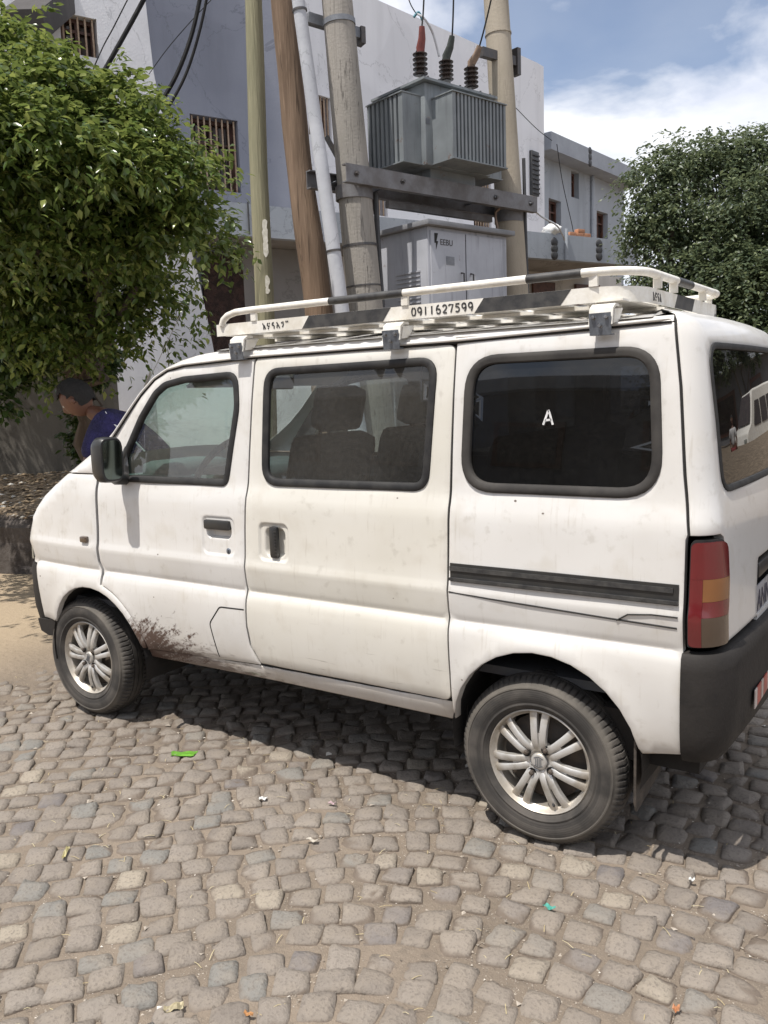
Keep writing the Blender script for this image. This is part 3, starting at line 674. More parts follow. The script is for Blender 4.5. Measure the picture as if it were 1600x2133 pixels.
# wing mirrors
for far in (0, 1):
    s_ = -1 if far else 1; b = MB(); yy = lambda y: W-y if far else y
    V = []; F = []; rows = [(-.055, .55), (-.045, .85), (-.02, 1.0), (.015, 1.0), (.028, .93)]
    for dx, sc in rows:
        for k in range(20):
            a = 2*PI*k/20; cx_ = math.copysign(abs(math.cos(a))**.5, math.cos(a))*.052*sc; cz_ = math.copysign(abs(math.sin(a))**.45, math.sin(a))*.098*sc
            V.append((-1.915+dx+.012*cx_/.05, yy(-.082+cx_), 1.268+cz_))
    F = [(i*20+k, i*20+(k+1) % 20, (i+1)*20+(k+1) % 20, (i+1)*20+k) for i in range(len(rows)-1) for k in range(20)]+[tuple(range(20))[::-1]]
    F.append(tuple(4*20+k for k in range(20)))
    b.add(V, F); mo = b.obj('wing_mirror', M['plastic'], van, 50)
    b = MB(); V = []
    for k in range(20):
        a = 2*PI*k/20; cx_ = math.copysign(abs(math.cos(a))**.5, math.cos(a))*.041; cz_ = math.copysign(abs(math.sin(a))**.45, math.sin(a))*.084
        V.append((-1.915+.0300+.012*cx_/.05, yy(-.082+cx_), 1.268+cz_))
    g = bpy.data.materials.get('mirror_glass') or (lambda q: q.done(q.bsdf((.10, .12, .11), .06, 1.)))(G('mirror_glass'))
    b.add(V, [tuple(range(20))]); o = b.obj('mirror_glass', g, mo); o.location = (0, 0, 0)
    b = MB(); b.tube([(-1.935, yy(-.06), 1.20), (-1.95, yy(-.02), 1.175), (-1.96, yy(.035), 1.175)], [.026, .024, .03], 10); b.obj('mirror_arm', M['plastic'], van, 60)
# antenna, wiper
b = MB(); p0 = Vector((-1.905, .115, 1.535)); b.tube([p0, p0+Vector((.075, -.0, .105))], .006, 6); b.tube([p0+Vector((.0, 0, -.0)), p0+Vector((.245, .03, .33))], .0016, 5); b.obj('antenna', M['bolt'], van)
b = MB(); b.tube([(-1.955, .13, 1.495), (-1.875, .14, 1.585)], .009, 6); b.obj('antenna_base', M['plastic'], van)
# mud flap behind the rear wheel
b = MB(); pl = [(0, .43), (.0, .225), (.012, .195), (.20, .195+.06), (.21, .30), (.21, .43)]
V = []; n_ = len(pl)
for e in (0, .008):
    for y, z in pl: V.append((.318+e+.06*0+.35*y*.25, .045+y, z))
F = [tuple(range(n_)), tuple(n_+k for k in range(n_))[::-1]]+[(k, (k+1) % n_, n_+(k+1) % n_, n_+k) for k in range(n_)]
b.add(V, F); b.obj('mud_flap', simple('dusty_flap', (.10, .082, .066), (.05, .043, .037), 14, .9, .3), van)
# number plate
M['plate'] = simple('number_plate_grey', (.34, .34, .36), (.22, .21, .20), 30, .5, .15)
M['platedark'] = simple('plate_blue_black', (.03, .03, .06), (.05, .05, .08), 30, .5, .05)
b = MB(); b.box((.575, .735, .795), (.004, .50, .105), bev=.0015); po = b.obj('number_plate', M['plate'], van)
b = MB(); b.box((.560, .735, .90), (.05, .50, .05), bev=.01); b.obj('plate_lamp_housing', M['plastic'], van)
b = MB(); b.box((.540, .735, .83), (.01, .53, .23)); b.obj('plate_recess', M['liner'], van)

# lettering helpers
def text_mesh(s, size, mat, parent, org, ax, ay, name='lettering', off=.0012, shear=0):
    cu = bpy.data.curves.new('t', 'FONT'); cu.body = s; cu.size = size; cu.extrude = .0004; cu.offset = size*.012
    o = bpy.data.objects.new('t', cu); COL.objects.link(o); dg = bpy.context.evaluated_depsgraph_get(); me = bpy.data.meshes.new_from_object(o.evaluated_get(dg)); bpy.data.objects.remove(o)
    az = ax.cross(ay); me.transform(Matrix((ax, ay, az)).transposed().to_4x4()); me.transform(Matrix.Translation(Vector(org)+az*off)); me.materials.clear(); me.materials.append(mat); me.name = name
    q = bpy.data.objects.new(name, me); COL.objects.link(q); q.parent = parent
    if parent.name in ORG: q.location = -ORG[parent.name]
    return q
o = text_mesh('ANN 00', .095, M['platedark'], po, (.5776, .50, .762), Y_, Z_, 'plate_lettering', .0005); o.location = (0, 0, 0)
def strokes(lines, wd, org, ax, ay, mat, parent, name='stencil_lettering', th=.0008):
    b = MB(); az = ax.cross(ay)
    for ln in lines:
        P = np.array(ln, float); n = len(P)
        if n < 2: continue
        t = np.gradient(P, axis=0); t /= np.linalg.norm(t, axis=1)[:, None]+1e-9; nn = np.stack([-t[:, 1], t[:, 0]], 1)*wd/2
        A = P+nn; B = P-nn; V = []
        for e in (0, 1):
            for q in list(A)+list(B): V.append(Vector(org)+ax*q[0]+ay*q[1]+az*(.0004+th*e))
        F = []
        for i in range(n-1):
            F += [(i, i+1, n+i+1, n+i), (2*n+i, 3*n+i, 3*n+i+1, 2*n+i+1), (i, 2*n+i, 2*n+i+1, i+1), (n+i, n+i+1, 3*n+i+1, 3*n+i)]
        b.add(V, F)
    return b.obj(name, mat, parent)
mA = simple('white_marker', (.85, .85, .85), (.6, .6, .6), 60, .6, 0)
kA = .62
o = strokes([[(x*kA, z*kA) for x, z in l] for l in ([(0, 0), (.012, .03), (.022, .055), (.028, .072)], [(.028, .074), (.036, .055), (.044, .026), (.052, .0)], [(.010, .022), (.044, .026)])], .0068, (.018, float(yin(0, 1.40))-.001+.006, 1.397), X_, Z_, mA, van, 'painted_letter')

# ------------------------------------------------------------------ wheels
def tyremat():
    g = G('dusty_tyre'); n = g.noise(9, 6); f = g.noise(90, 3)
    c = g.mix(g.step(n, .35, .72), (.036, .034, .032), (.100, .090, .080)); c = g.mix(g.M('MULTIPLY', f, .35), c, (.06, .055, .05))
    x, y, z = g.xyz(); rad = g.M('SQRT', g.M('ADD', g.M('MULTIPLY', x, x), g.M('MULTIPLY', z, z)))
    ringb = g.step(g.M('ABSOLUTE', g.M('SUBTRACT', rad, .262)), .016, .004)
    c = g.mix(g.M('MULTIPLY', ringb, g.M('MULTIPLY', n, 1.1)), c, (.155, .14, .12)); ring2 = g.step(g.M('ABSOLUTE', g.M('SUBTRACT', rad, .214)), .010, .003); c = g.mix(g.M('MULTIPLY', ring2, .5), c, (.028, .026, .025))
    wave = g.M('SINE', g.M('MULTIPLY', rad, 900.))
    return g.done(g.bsdf(c, .8, 0, g.bump(g.M('ADD', g.M('MULTIPLY', wave, .3), f), .25, .0015), .3))
M['tyre'] = tyremat()
def rimmat():
    g = G('dusty_alloy'); n = g.noise(14, 6); c = g.mix(g.step(n, .4, .75), (.66, .65, .63), (.38, .35, .30)); x, y, z = g.xyz()
    rad = g.M('SQRT', g.M('ADD', g.M('MULTIPLY', x, x), g.M('MULTIPLY', z, z)))
    d = g.M('MULTIPLY', g.step(g.M('ADD', rad, g.M('MULTIPLY', n, .05)), .15, .19), .5)
    c = g.mix(d, c, (.42, .36, .28)); return g.done(g.bsdf(c, g.M('ADD', .36, g.M('MULTIPLY', n, .25)), .65, g.bump(g.noise(60, 3), .05, .002), .5))
M['rim'] = rimmat()
M['drum'] = simple('rusty_drum', (.05, .045, .042), (.08, .06, .045), 14, .8, .3)
def tyre_mesh():
    prof = [(.176, .052, 0), (.186, .040, 0), (.196, .035, 0), (.198, .0325, 0), (.202, .0325, 0), (.204, .034, 0), (.222, .0285, 0), (.240, .0285, 0), (.252, .0315, 0), (.254, .0295, 0), (.258, .0305, 0), (.260, .035, 0), (.268, .040, 0), (.278, .050, 1), (.2875, .062, 2), (.2895, .078, 2), (.2895, .086, 3), (.283, .0865, 3), (.283, .0915, 3), (.2895, .092, 3), (.291, .106, 3), (.291, .110, 3),
            (.2845, .1105, 3), (.2845, .1155, 3), (.291, .116, 3), (.291, .120, 3), (.2895, .134, 3), (.283, .1345, 3), (.283, .1395, 3), (.2895, .140, 3), (.2895, .148, 2), (.2875, .164, 2), (.278, .176, 1), (.262, .188, 0), (.228, .196, 0), (.19, .186, 0)]
    n = 400; V = []
    for r_, h, k in prof:
        for i in range(n):
            q = i % 5; rr_ = r_
            if k == 2 and q == 0: rr_ -= .008
            if k == 1 and q == 0: rr_ -= .005
            a = 2*PI*i/n; V.append((rr_*math.cos(a), h, rr_*math.sin(a)))
    F = [(i*n+k, (i+1)*n+k, (i+1)*n+(k+1) % n, i*n+(k+1) % n) for i in range(len(prof)-1) for k in range(n)]
    return V, F
TV, TF = tyre_mesh()
def spoke_boxes():
    b = MB(); zz_ = lambda r_: .062+.030*0+(.018 if r_ < .05 else 0)
    for s_ in range(7):
        a = R(90+s_*360/7)
        er = Vector((math.cos(a), 0, math.sin(a))); et = Vector((-math.sin(a), 0, math.cos(a)))
        for sg in (-1, 1):
            # each bar of the double spoke: flares from hub to rim
            rows = [(.034, .011, .024, .058), (.056, .0125, .0225, .048), (.078, .0140, .0215, .044), (.110, .0160, .0225, .045), (.142, .0190, .0240, .050), (.168, .0225, .0270, .058)]
            V = []; F = []
            for r_, off_, w_, h_ in rows:
                for t_, dh in ((-w_/2, .020), (-w_/2, .003), (-w_/2*.6, 0), (w_/2*.6, 0), (w_/2, .003), (w_/2, .020)):
                    V.append(er*r_+et*(sg*off_+t_)+Vector((0, h_+dh, 0)))
            for i in range(len(rows)-1):
                for j in range(5): F.append((i*6+j, i*6+j+1, (i+1)*6+j+1, (i+1)*6+j))
            b.add(V, F)
        # web between the two bars (recessed)
        b.add([er*.03+et*-.012+Y_*.060, er*.03+et*.012+Y_*.060, er*.098+et*.012+Y_*.055, er*.098+et*-.012+Y_*.055], [(0, 1, 2, 3)])
    return b
def wheel(x, y, steer=0, far=False, spin=0, label=None):
    root = bpy.data.objects.new('wheel', bpy.data.meshes.new('wheel_hub')); COL.objects.link(root); root.parent = van
    b = MB(); b.lathe([(0, .062), (.05, .062), (.055, .13), (.14, .135), (.146, .105), (.12, .095), (0, .092)], (0, 0, 0), (0, 1, 0), 28)
    me = root.data; me.from_pydata([tuple(v) for v in b.v], [], b.f); me.materials.append(M['drum']); auto(root)
    root.location = Vector((x, y if not far else W-y, .287))-VORG; root.rotation_euler = (0, 0, R(steer)+(PI if far else 0))
    if label: root['label'] = label
    if not hasattr(wheel, 'me'):
        t = mesh_obj('tyre', TV, TF, M['tyre'], root, loc=(0, 0, 0)); auto(t, 40)
        b = MB(); b.lathe([(.1785, .050), (.1800, .046), (.1765, .043), (.1735, .046), (.1700, .058), (.1610, .066), (.1600, .10), (.1600, .17), (.172, .178)], (0, 0, 0), (0, 1, 0), 64)
        s_ = spoke_boxes(); b.add(s_.v, s_.f)
        b.lathe([(.046, .070), (.046, .062), (.030, .0605), (.029, .058)], (0, 0, 0), (0, 1, 0), 28)
        b.lathe([(.066, .075), (.064, .058), (.050, .054), (.044, .055), (.036, .056)], (0, 0, 0), (0, 1, 0), 32)
        rm = b.obj('rim', M['rim'], root, 45); rm.location = (0, 0, 0)
        b = MB(); b.lathe([(0, .0475), (.020, .0475), (.0245, .049), (.0285, .053), (.0285, .062)], (0, 0, 0), (0, 1, 0), 30)
        cp = b.obj('hub_cap', M['rim'], root, 45); cp.location = (0, 0, 0)
        st = strokes([[(-.009, -.014), (-.009, .010)], [(-.003, -.016), (-.003, .012)], [(.003, -.016), (.003, .012)], [(.009, -.014), (.009, .010)], [(-.016, .012), (0, .018), (.016, .012)], [(-.015, -.013), (0, -.019), (.015, -.013)]], .0022, (0, .0470, 0), X_, Z_, M['steel'], root, 'cap_emblem'); st.location = (0, 0, 0)
        nut = MB(); nut.lathe([(0, .039), (.005, .0395), (.0085, .043), (.0095, .062)], (0, 0, 0), (0, 1, 0), 6)
        sk = MB(); sk.lathe([(.0160, .0500), (.0155, .0530), (.0, .0530)], (0, 0, 0), (0, 1, 0), 16)
        nuts = []
        for k in range(4):
            a = R(45+15+90*k); v_ = (.050*math.cos(a), 0, .050*math.sin(a))
            if k == 0: no = nut.obj('wheel_nut', M['drum'], root, 30); so_ = sk.obj('nut_recess', M['seal'], root)
            else:
                no = nuts[0][0].copy(); COL.objects.link(no); so_ = nuts[0][1].copy(); COL.objects.link(so_)
            no.location = v_; so_.location = v_; nuts.append((no, so_))
        vs = MB(); vs.tube([(.05, .062, -.148), (.052, .045, -.135)], [.006, .004], 8); vo_ = vs.obj('tyre_valve', M['rubber'], root); vo_.location = (0, 0, 0)
        wheel.me = [t, rm, cp, st, vo_]+[q for p in nuts for q in p]
        wheel.root = root
    else:
        for q in wheel.me: c = q.copy(); COL.objects.link(c); c.parent = root
    for q in root.children:
        if q.name.startswith(('rim', 'hub_cap', 'cap_emblem', 'wheel_nut', 'nut_recess', 'tyre')) and spin:
            q.matrix_parent_inverse = Matrix.Rotation(spin, 4, 'Y')
    return root
wheel(0, .0, 0, False, 0); wheel(-2.35, .0, 0, False, R(17)); wheel(0, .0, 0, True, R(8)); wheel(-2.35, .0, 0, True, R(33))

# ------------------------------------------------------------------ roof rack
RB = Vector((-.5, .7375, 1.70))
rack = thing('roof_rack', 'white steel roof rack with black painted sections and stencilled phone number, clamped on the van', 'roof rack', (-.5, .7375, 1.70))
ry0, ry1, rx0, rx1, rz0, rz1 = .105, 1.25, -1.41, .29, 1.760, 1.806
def rackpath(z, inset=0, front=True):
    r_ = .16-inset; x0, x1, y0, y1 = rx0, rx1-inset, ry0+inset, ry1-inset
    P = [(x0, y0)]+[(x1-r_+r_*math.sin(R(a)), y0+r_-r_*math.cos(R(a))) for a in range(0, 91, 10)]+[(x1-r_+r_*math.cos(R(a)), y1-r_+r_*math.sin(R(a))) for a in range(0, 91, 10)]+[(x0, y1)]
    return P
pp = rackpath(0); cut = resample(pp, .05, False)
th = .0035
def strip_seg(p0, p1, mat, name, z0=rz0, z1=rz1, sl=0, out_=0.0):
    """flat upright strip following the rack path between arc-lengths p0..p1; sl slants the ends"""
    P = resample(pp, .012, False); s_ = np.concatenate([[0], np.cumsum(np.linalg.norm(np.diff(P, axis=0), axis=1))])
    def pos(a): a = min(max(a, 0), s_[-1]); return np.array([np.interp(a, s_, P[:, 0]), np.interp(a, s_, P[:, 1])])
    n = max(2, int((p1-p0)/.02)); V = []; F = []
    for i in range(n+1):
        for zf in (0, 1):
            a = p0+(p1-p0)*i/n+sl*(zf-.5)*(1 if True else 0); q = pos(a); t = pos(a+.002)-pos(a-.002); t /= np.linalg.norm(t)+1e-9; nn = np.array([t[1], -t[0]])
            for o_ in (out_+.0005, -th): V.append((q[0]+nn[0]*o_, q[1]+nn[1]*o_, z0 if zf == 0 else z1))
    for i in range(n):
        a, c = i*4, (i+1)*4; F += [(a, c, c+2, a+2), (a+1, a+3, c+3, c+1), (a+2, c+2, c+3, a+3), (a, a+1, c+1, c)]
    F += [(0, 2, 3, 1), (n*4, n*4+1, n*4+3, n*4+2)]
    o = mesh_obj(name, V, F, mat, rack); return auto(o)
Ltot = float(np.sum(np.linalg.norm(np.diff(np.array(pp), axis=0), axis=1)))
strip_seg(0, Ltot, M['rackpaint'], 'side_strip')
for a0, a1 in ((.462, .828), (1.190, 1.488), (2.07, 2.29), (2.62, 2.8), (3.4, 3.7), (3.9, 4.1)):
    strip_seg(a0, a1, M['black_paint'], 'black_painted_section', rz0+.0003, rz1-.0003, .035, .0012)
# the outer inside bent lip
def tube_along(z, inset, rad, a0, a1, mat, name, close_front=True):
    P = resample(pp, .02, False); s_ = np.concatenate([[0], np.cumsum(np.linalg.norm(np.diff(P, axis=0), axis=1))]); q = [(p[0], p[1]) for p, ss in zip(P, s_) if a0-1e-6 <= ss <= a1+1e-6]
    b = MB(); b.tube([(x, y, z) for x, y in q], rad, 10); return b.obj(name, mat, rack, 60)
rt = .0132; zt2 = 1.850
P = resample(pp, .02, False); s_ = np.concatenate([[0], np.cumsum(np.linalg.norm(np.diff(P, axis=0), axis=1))])
mid = [(p[0], p[1], zt2) for p, ss in zip(P, s_) if .16 < ss < Ltot-.16]
fr1 = [(rx0+.03, ry0, rz1-.005), (rx0+.04, ry0, zt2-.028), (rx0+.065, ry0, zt2-.012), (rx0+.11, ry0, zt2-.002)]; fr2 = [(x, ry1, z) for x, y, z in fr1[::-1]]
b = MB(); b.tube(fr1+mid+fr2, rt, 12); b.obj('top_rail', M['rackpaint'], rack, 60)
for a0, a1 in ((.565, .915), (1.10, 1.46) if False else (1.345, 1.545), (2.06, 2.26), (3.2, 3.5)):
    q = [(p[0], p[1], zt2) for p, ss in zip(P, s_) if a0 < ss < a1]; b = MB(); b.tube(q, rt+.0009, 12); b.obj('black_painted_section', M['black_paint'], rack, 60)
for ss in (.205, .905, 1.575, 1.86, 2.04, 2.42, 2.75, 3.25, 3.9):
    if ss > Ltot-.1: continue
    x = np.interp(ss, s_, P[:, 0]); y = np.interp(ss, s_, P[:, 1]); b = MB(); b.box((x, y, (rz1+zt2)/2), (.026, .012, zt2-rz1-.004)); b.obj('rail_post', M['rackpaint'], rack)
# longitudinal inner lower rail seen under the top rail, on the far side
# floor: crosswise flat bars and three long bars
for k in range(9):
    x = rx0+.09+k*.188; wdt = .140; b = MB(); b.box((x, (ry0+ry1)/2, rz0+.004), (wdt, ry1-ry0-.012, .006)); b.obj('floor_slat', M['rackpaint'], rack)
for k, y in enumerate((.22, .46, .69, .92, 1.15)):
    b = MB(); sx = .07 if k in (0, 4) else 0; b.box(((rx0+rx1-sx)/2, y, rz0-.005), (rx1-rx0-.02-sx, .030, .010)); b.obj('floor_bar', M['rackpaint'], rack)
# clamps
for yn, sg in ((0, 1), (W, -1)):
    for x in (-1.262, -.535, .205):
        F_ = lambda y: yn+sg*y
        root = MB(); wd = .072
        # bent white foot: from strip down and out, then down
        pl = [(.115, 1.752), (.085, 1.752), (.062, 1.738), (.053, 1.690), (.059, 1.690), (.070, 1.735), (.090, 1.744), (.115, 1.744)]
        V = []; n_ = len(pl)
        for e in (-wd/2, wd/2):
            for y, z in pl: V.append((x+e, F_(y), z))
        root.add(V, [tuple(range(n_)), tuple(n_+k for k in range(n_))[::-1]]+[(k, (k+1) % n_, n_+(k+1) % n_, n_+k) for k in range(n_)])
        # side gusset
        V = []; gp = [(.068, 1.694), (.078, 1.735), (.15, 1.742), (.115, 1.700)]
        for e in (wd/2-.006, wd/2):
            for y, z in gp: V.append((x+e, F_(y), z))
        root.add(V, [(0, 1, 2, 3), (7, 6, 5, 4), (0, 4, 5, 1), (1, 5, 6, 2), (2, 6, 7, 3), (3, 7, 4, 0)])
        fo = root.obj('clamp_foot', M['rackpaint'], rack, 25)
        b = MB(); V = []; pp2 = [(.052, 1.724), (.0485, 1.724), (.0565, 1.660), (.084, 1.660), (.084, 1.664), (.060, 1.664)]
        for e in (-wd/2+.003, wd/2-.003):
            for y, z in pp2: V.append((x+e, F_(y), z))
        n_ = 6; b.add(V, [tuple(range(n_)), tuple(n_+k for k in range(n_))[::-1]]+[(k, (k+1) % n_, n_+(k+1) % n_, n_+k) for k in range(n_)]); po2 = b.obj('clamp_plate', M['steel'], fo, 25); po2.location = (0, 0, 0)
        for bx, bz in ((-.020, 1.712), (.020, 1.712), (0, 1.688)):
            b = MB(); yb = np.interp(bz, [1.664, 1.722], [.0565, .0485]); b.lathe([(0, -.007), (.005, -.007), (.0065, -.004), (.0065, .0), (.009, .0), (.009, .003)], (x+bx, F_(yb), bz), (0, sg, 0), 6); q = b.obj('bolt', M['bolt'], po2, 25); q.location = (0, 0, 0)
# stencil lettering on the strip
def glyph(ch):
    A = lambda cx, cy, rx, ry, a0, a1, n=8: [(cx+rx*math.cos(R(a0+(a1-a0)*i/n)), cy+ry*math.sin(R(a0+(a1-a0)*i/n))) for i in range(n+1)]
    return {'0': [A(.35, .5, .28, .5, 100, 260), A(.35, .5, .28, .5, -80, 80)],
     '9': [A(.32, .68, .26, .30, 30, 330, 12), A(.32, .5, .28, .5, -75, 60)], '1': [[(.3, 0), (.3, 1)]],
     '6': [A(.40, .5, .32, .5, 85, 200), A(.36, .28, .26, .28, 200, 480, 12)], '2': [A(.33, .68, .28, .30, 160, 0)+[(.5, .45), (.1, .06)], [(.2, .02), (.64, .02)]],
     '7': [[(.04, .96), (.6, .96), (.3, .0)], [(.04, .96), (.05, .8)]], '5': [[(.6, .97), (.14, .97), (.12, .58)], A(.3, .32, .28, .30, 110, -140, 12)]}[ch]
def write(s, x0, hgt, adv, z0, y):
    ls = []
    for i, c in enumerate(s):
        for ln in glyph(c): ls.append([((i*adv)+px*hgt, py*hgt) for px, py in ln])
    strokes(ls, .0052, (x0, y, z0), X_, Z_, M['black_paint'], rack)
write('0911627599', -.480, .027, .0245, 1.770, ry0-.0008)
am = [[[(.15, .95), (.35, .6), (.6, .5)], [(.4, .55), (.35, 0)], [(.6, .4), (.75, .05)]], [[(.3, .95), (.15, .6), (.4, .42), (.65, .45)], [(.6, .95), (.65, .75)], [(.25, .12), (.5, .12)]],
      [[(.6, .9), (.3, .85), (.2, .6), (.5, .5), (.65, .35), (.6, 0)]], [[(.2, .9), (.45, .6), (.65, .3), (.8, .0)], [(.3, .5), (.25, .05)]], [[(.2, .85), (.35, .7)], [(.55, .95), (.62, .5), (.4, .1)]], [[(.2, 1), (.25, .75)], [(.55, 1), (.55, .75)]]]
ls = []
for i, gl_ in enumerate(am):
    for ln in gl_: ls.append([(i*.0235+px*.024, py*.025+i*.0) for px, py in ln])
strokes(ls, .0052, (-1.165, ry0-.0008, 1.771), X_, Z_, M['black_paint'], rack)
ls = []
for i, gl_ in enumerate(am[:5]+am[2:5]):
    for ln in gl_: ls.append([((i+(1 if i > 4 else 0))*.0235+px*.024, py*.027) for px, py in ln])
strokes(ls[:9], .0052, (rx1+.0008, ry0+.175, 1.768), Y_, Z_, M['black_paint'], rack)

# ------------------------------------------------------------------ ground
def structure(o): o['kind'] = 'structure'; return o
def groundmat():
    g = G('dusty_road_earth'); n = g.noise(1.2, 6); m_ = g.noise(26, 6); f = g.noise(220, 4)
    c = g.mix(g.step(n, .35, .65), (.235, .192, .15), (.175, .143, .112)); c = g.mix(g.M('MULTIPLY', g.step(m_, .5, .75), .6), c, (.13, .11, .09))
    c = g.mix(g.M('MULTIPLY', g.step(f, .55, .75), .5), c, (.36, .31, .25))
    x, y, z = g.xyz(); c = g.mix(g.M('MULTIPLY', g.step(x, -3.0, -4.2), .75), c, (.40, .315, .215))
    return g.done(g.bsdf(c, .95, 0, g.bump(g.M('ADD', g.M('MULTIPLY', m_, 1.), g.M('MULTIPLY', f, .35)), .9, .014), .2))
def stonemat():
    g = G('basalt_cobble'); oi = g.node('ShaderNodeObjectInfo', 5); isl = g.node('ShaderNodeNewGeometry', 8)
    rnd = g.M('FRACT', g.M('ADD', oi, isl)); r2 = g.M('FRACT', g.M('MULTIPLY', rnd, 17.31)); r3 = g.M('FRACT', g.M('MULTIPLY', rnd, 53.7))
    P = g.node('ShaderNodeNewGeometry', 0)
    n = g.noise(11, 6, P); f = g.noise(110, 6, P); ff = g.noise(420, 4, P)
    c = g.mix(r2, (.185, .160, .137), (.248, .217, .186)); c = g.mix(g.step(rnd, .84, .88), c, (.195, .188, .172)); c = g.mix(g.step(r3, .95, .97), c, (.31, .27, .215)); c = g.mix(g.step(rnd, .05, .03), c, (.16, .145, .14))
    c = g.mix(g.M('MULTIPLY', g.step(n, .42, .62), .4), c, (.27, .23, .185)); big = g.noise(.9, 4, P); c = g.mix(g.M('MULTIPLY', g.step(big, .45, .65), .5), c, (.255, .218, .178)); c = g.mix(g.M('MULTIPLY', g.step(f, .50, .68), .55), c, (.125, .106, .09))
    c = g.mix(g.M('MULTIPLY', g.step(ff, .6, .75), .3), c, (.40, .35, .29))
    # darker brown low on the flanks
    x, y, z = g.xyz(P); c = g.mix(g.step(z, -.003, -.010), c, (.15, .12, .095))
    return g.done(g.bsdf(c, .82, 0, g.bump(g.M('ADD', g.M('MULTIPLY', n, .9), g.M('ADD', g.M('MULTIPLY', f, .55), g.M('MULTIPLY', ff, .2))), .9, .010), .35))
M['ground'] = groundmat(); M['stone'] = stonemat()
def grid_sheet(name, x0, x1, y0, y1, nx, ny, hf, mat):
    xs = np.linspace(x0, x1, nx); ys = np.linspace(y0, y1, ny); V = [(x, y, hf(x, y)) for y in ys for x in xs]
    F = [(j*nx+i, j*nx+i+1, (j+1)*nx+i+1, (j+1)*nx+i) for j in range(ny-1) for i in range(nx-1)]
    return mesh_obj(name, V, F, mat, smooth=True)
gn = lambda x, y, s, a: a*noise.noise(Vector((x*s, y*s, 3.3)))
# one sheet to the horizon, finely divided where the camera stands
def ring_ground():
    ax = np.unique(np.concatenate([np.array([-180, -90, -45, -25, -15, -10, -8]), np.arange(-7, 3.01, .06), np.array([4, 6, 10, 20, 45, 90, 180])]))
    ay = np.unique(np.concatenate([np.array([-180, -90, -45, -20, -10, -5, -3]), np.arange(-2.2, 4.01, .06), np.array([5, 7, 10, 15, 25, 45, 90, 180])]))
    V = []; nx = len(ax)
    for y in ay:
        for x in ax:
            near = -7 <= x <= 3 and -2.2 <= y <= 4; z = -.0100
            if near: z += gn(x, y, 1.3, .010)+gn(x, y, 7, .006)+(.016 if x < -3.6 else .016*max(0, min(1, (-2.9-x)/.7)))
            V.append((x, y, z))
    F = [(j*nx+i, j*nx+i+1, (j+1)*nx+i+1, (j+1)*nx+i) for j in range(len(ay)-1) for i in range(nx-1)]
    return mesh_obj('street', V, F, M['ground'], smooth=True)
street = structure(ring_ground())
def in_view(p, mar=60):
    d = Vector(p)-CAM; z = d.dot(_f)
    if z < .2: return False
    return -mar < 800+FPX*d.dot(_r)/z < 1600+mar and -mar < 1066-FPX*d.dot(_u)/z < 2133+mar
def stone_mesh(seed):
    rg = np.random.default_rng(seed); n = 6; V = []; h = .5
    cs = rg.uniform(-.15, .15, (4, 2)); pw = rg.uniform(6, 16)
    tilt = rg.uniform(-.035, .035, 2)
    def warp(u, v):
        a, b = (u+1)/2, (v+1)/2; d = cs[0]*(1-a)*(1-b)+cs[1]*a*(1-b)+cs[2]*a*b+cs[3]*(1-a)*b
        r_ = (abs(u)**pw+abs(v)**pw)**(1/pw) if (u or v) else 0; k = max(abs(u), abs(v))/r_ if r_ > 0 else 1
        return u*k+d[0], v*k+d[1]
    lv = [-1, -.90, -.5, 0, .5, .90, 1]; nn = len(lv)
    for v in lv:
        for u in lv:
            x, y = warp(u, v); e = max(abs(u), abs(v)); x += rg.normal(0, .02); y += rg.normal(0, .02)
            z = {1: -.17, .90: -.045, .5: 0.0, 0: .010}[e]+rg.normal(0, .022)+tilt[0]*x*2+tilt[1]*y*2
            V.append((x*.5, y*.5, z))
    F = [(j*nn+i, j*nn+i+1, (j+1)*nn+i+1, (j+1)*nn+i) for j in range(nn-1) for i in range(nn-1)]
    bd = [i for i in range(nn)]+[nn*j+nn-1 for j in range(1, nn)]+[nn*(nn-1)+i for i in range(nn-2, -1, -1)]+[nn*j for j in range(nn-2, 0, -1)]
    k = len(V)
    for b_ in bd: x, y, z = V[b_]; V.append((x*1.06, y*1.06, -.62))
    K = len(bd); F += [(bd[(i+1) % K], bd[i], k+i, k+(i+1) % K) for i in range(K)]
    return V, F
SM = [stone_mesh(100+i) for i in range(28)]
places = []; c0 = np.array((1.15, -3.3)); sp = .103
rg = np.random.default_rng(5); ri = 0
rr = .42
while rr < 10.0:
    arcn = int(2*PI*rr/.103); ph = rg.uniform(0, 1)
    wob = rg.uniform(-.012, .012)
    for i in range(arcn):
        a = 2*PI*(i+ph)/arcn; r_ = rr+.10*math.sin(a*9+rr*.7)+wob+rg.normal(0, .005)
        x = c0[0]+r_*math.cos(a); y = c0[1]+r_*math.sin(a)
        if y < -2.6 or y > 4.2 or x > 3.0 or x < -4.7: continue
        if not in_view((x, y, 0), 620): continue
        slope = .10*9*math.cos(a*9+rr*.7)/rr
        wx = .103*rg.uniform(.84, 1.06); wy = sp*rg.uniform(.86, 1.04)
        if rg.random() < .05: wx *= .8
        z = rg.normal(0, .0024)+gn(x, y, 1.3, .010)+.002
        bury = max(0, min(1, (-2.75-x)/.9)); z -= .0155*bury
        if x < -3.3 and rg.random() < (-3.3-x)*1.6: continue
        places.append((x, y, z, a-PI/2+rg.normal(0, .10)-math.atan(slope)*.6, wx, wy, int(rg.integers(len(SM))), int(rg.integers(4))))
    rr += sp
camp = np.array(CAM[:]); places.sort(key=lambda p: (p[0]-camp[0])**2+(p[1]-camp[1])**2)
vis = [p for p in places if not (p[1] > .35 and p[0] > -2.6)]
near_ = set(map(id, [p for p in places if p[1] < 1.0 and in_view((p[0], p[1], 0), 10)][:300]))
smesh = []
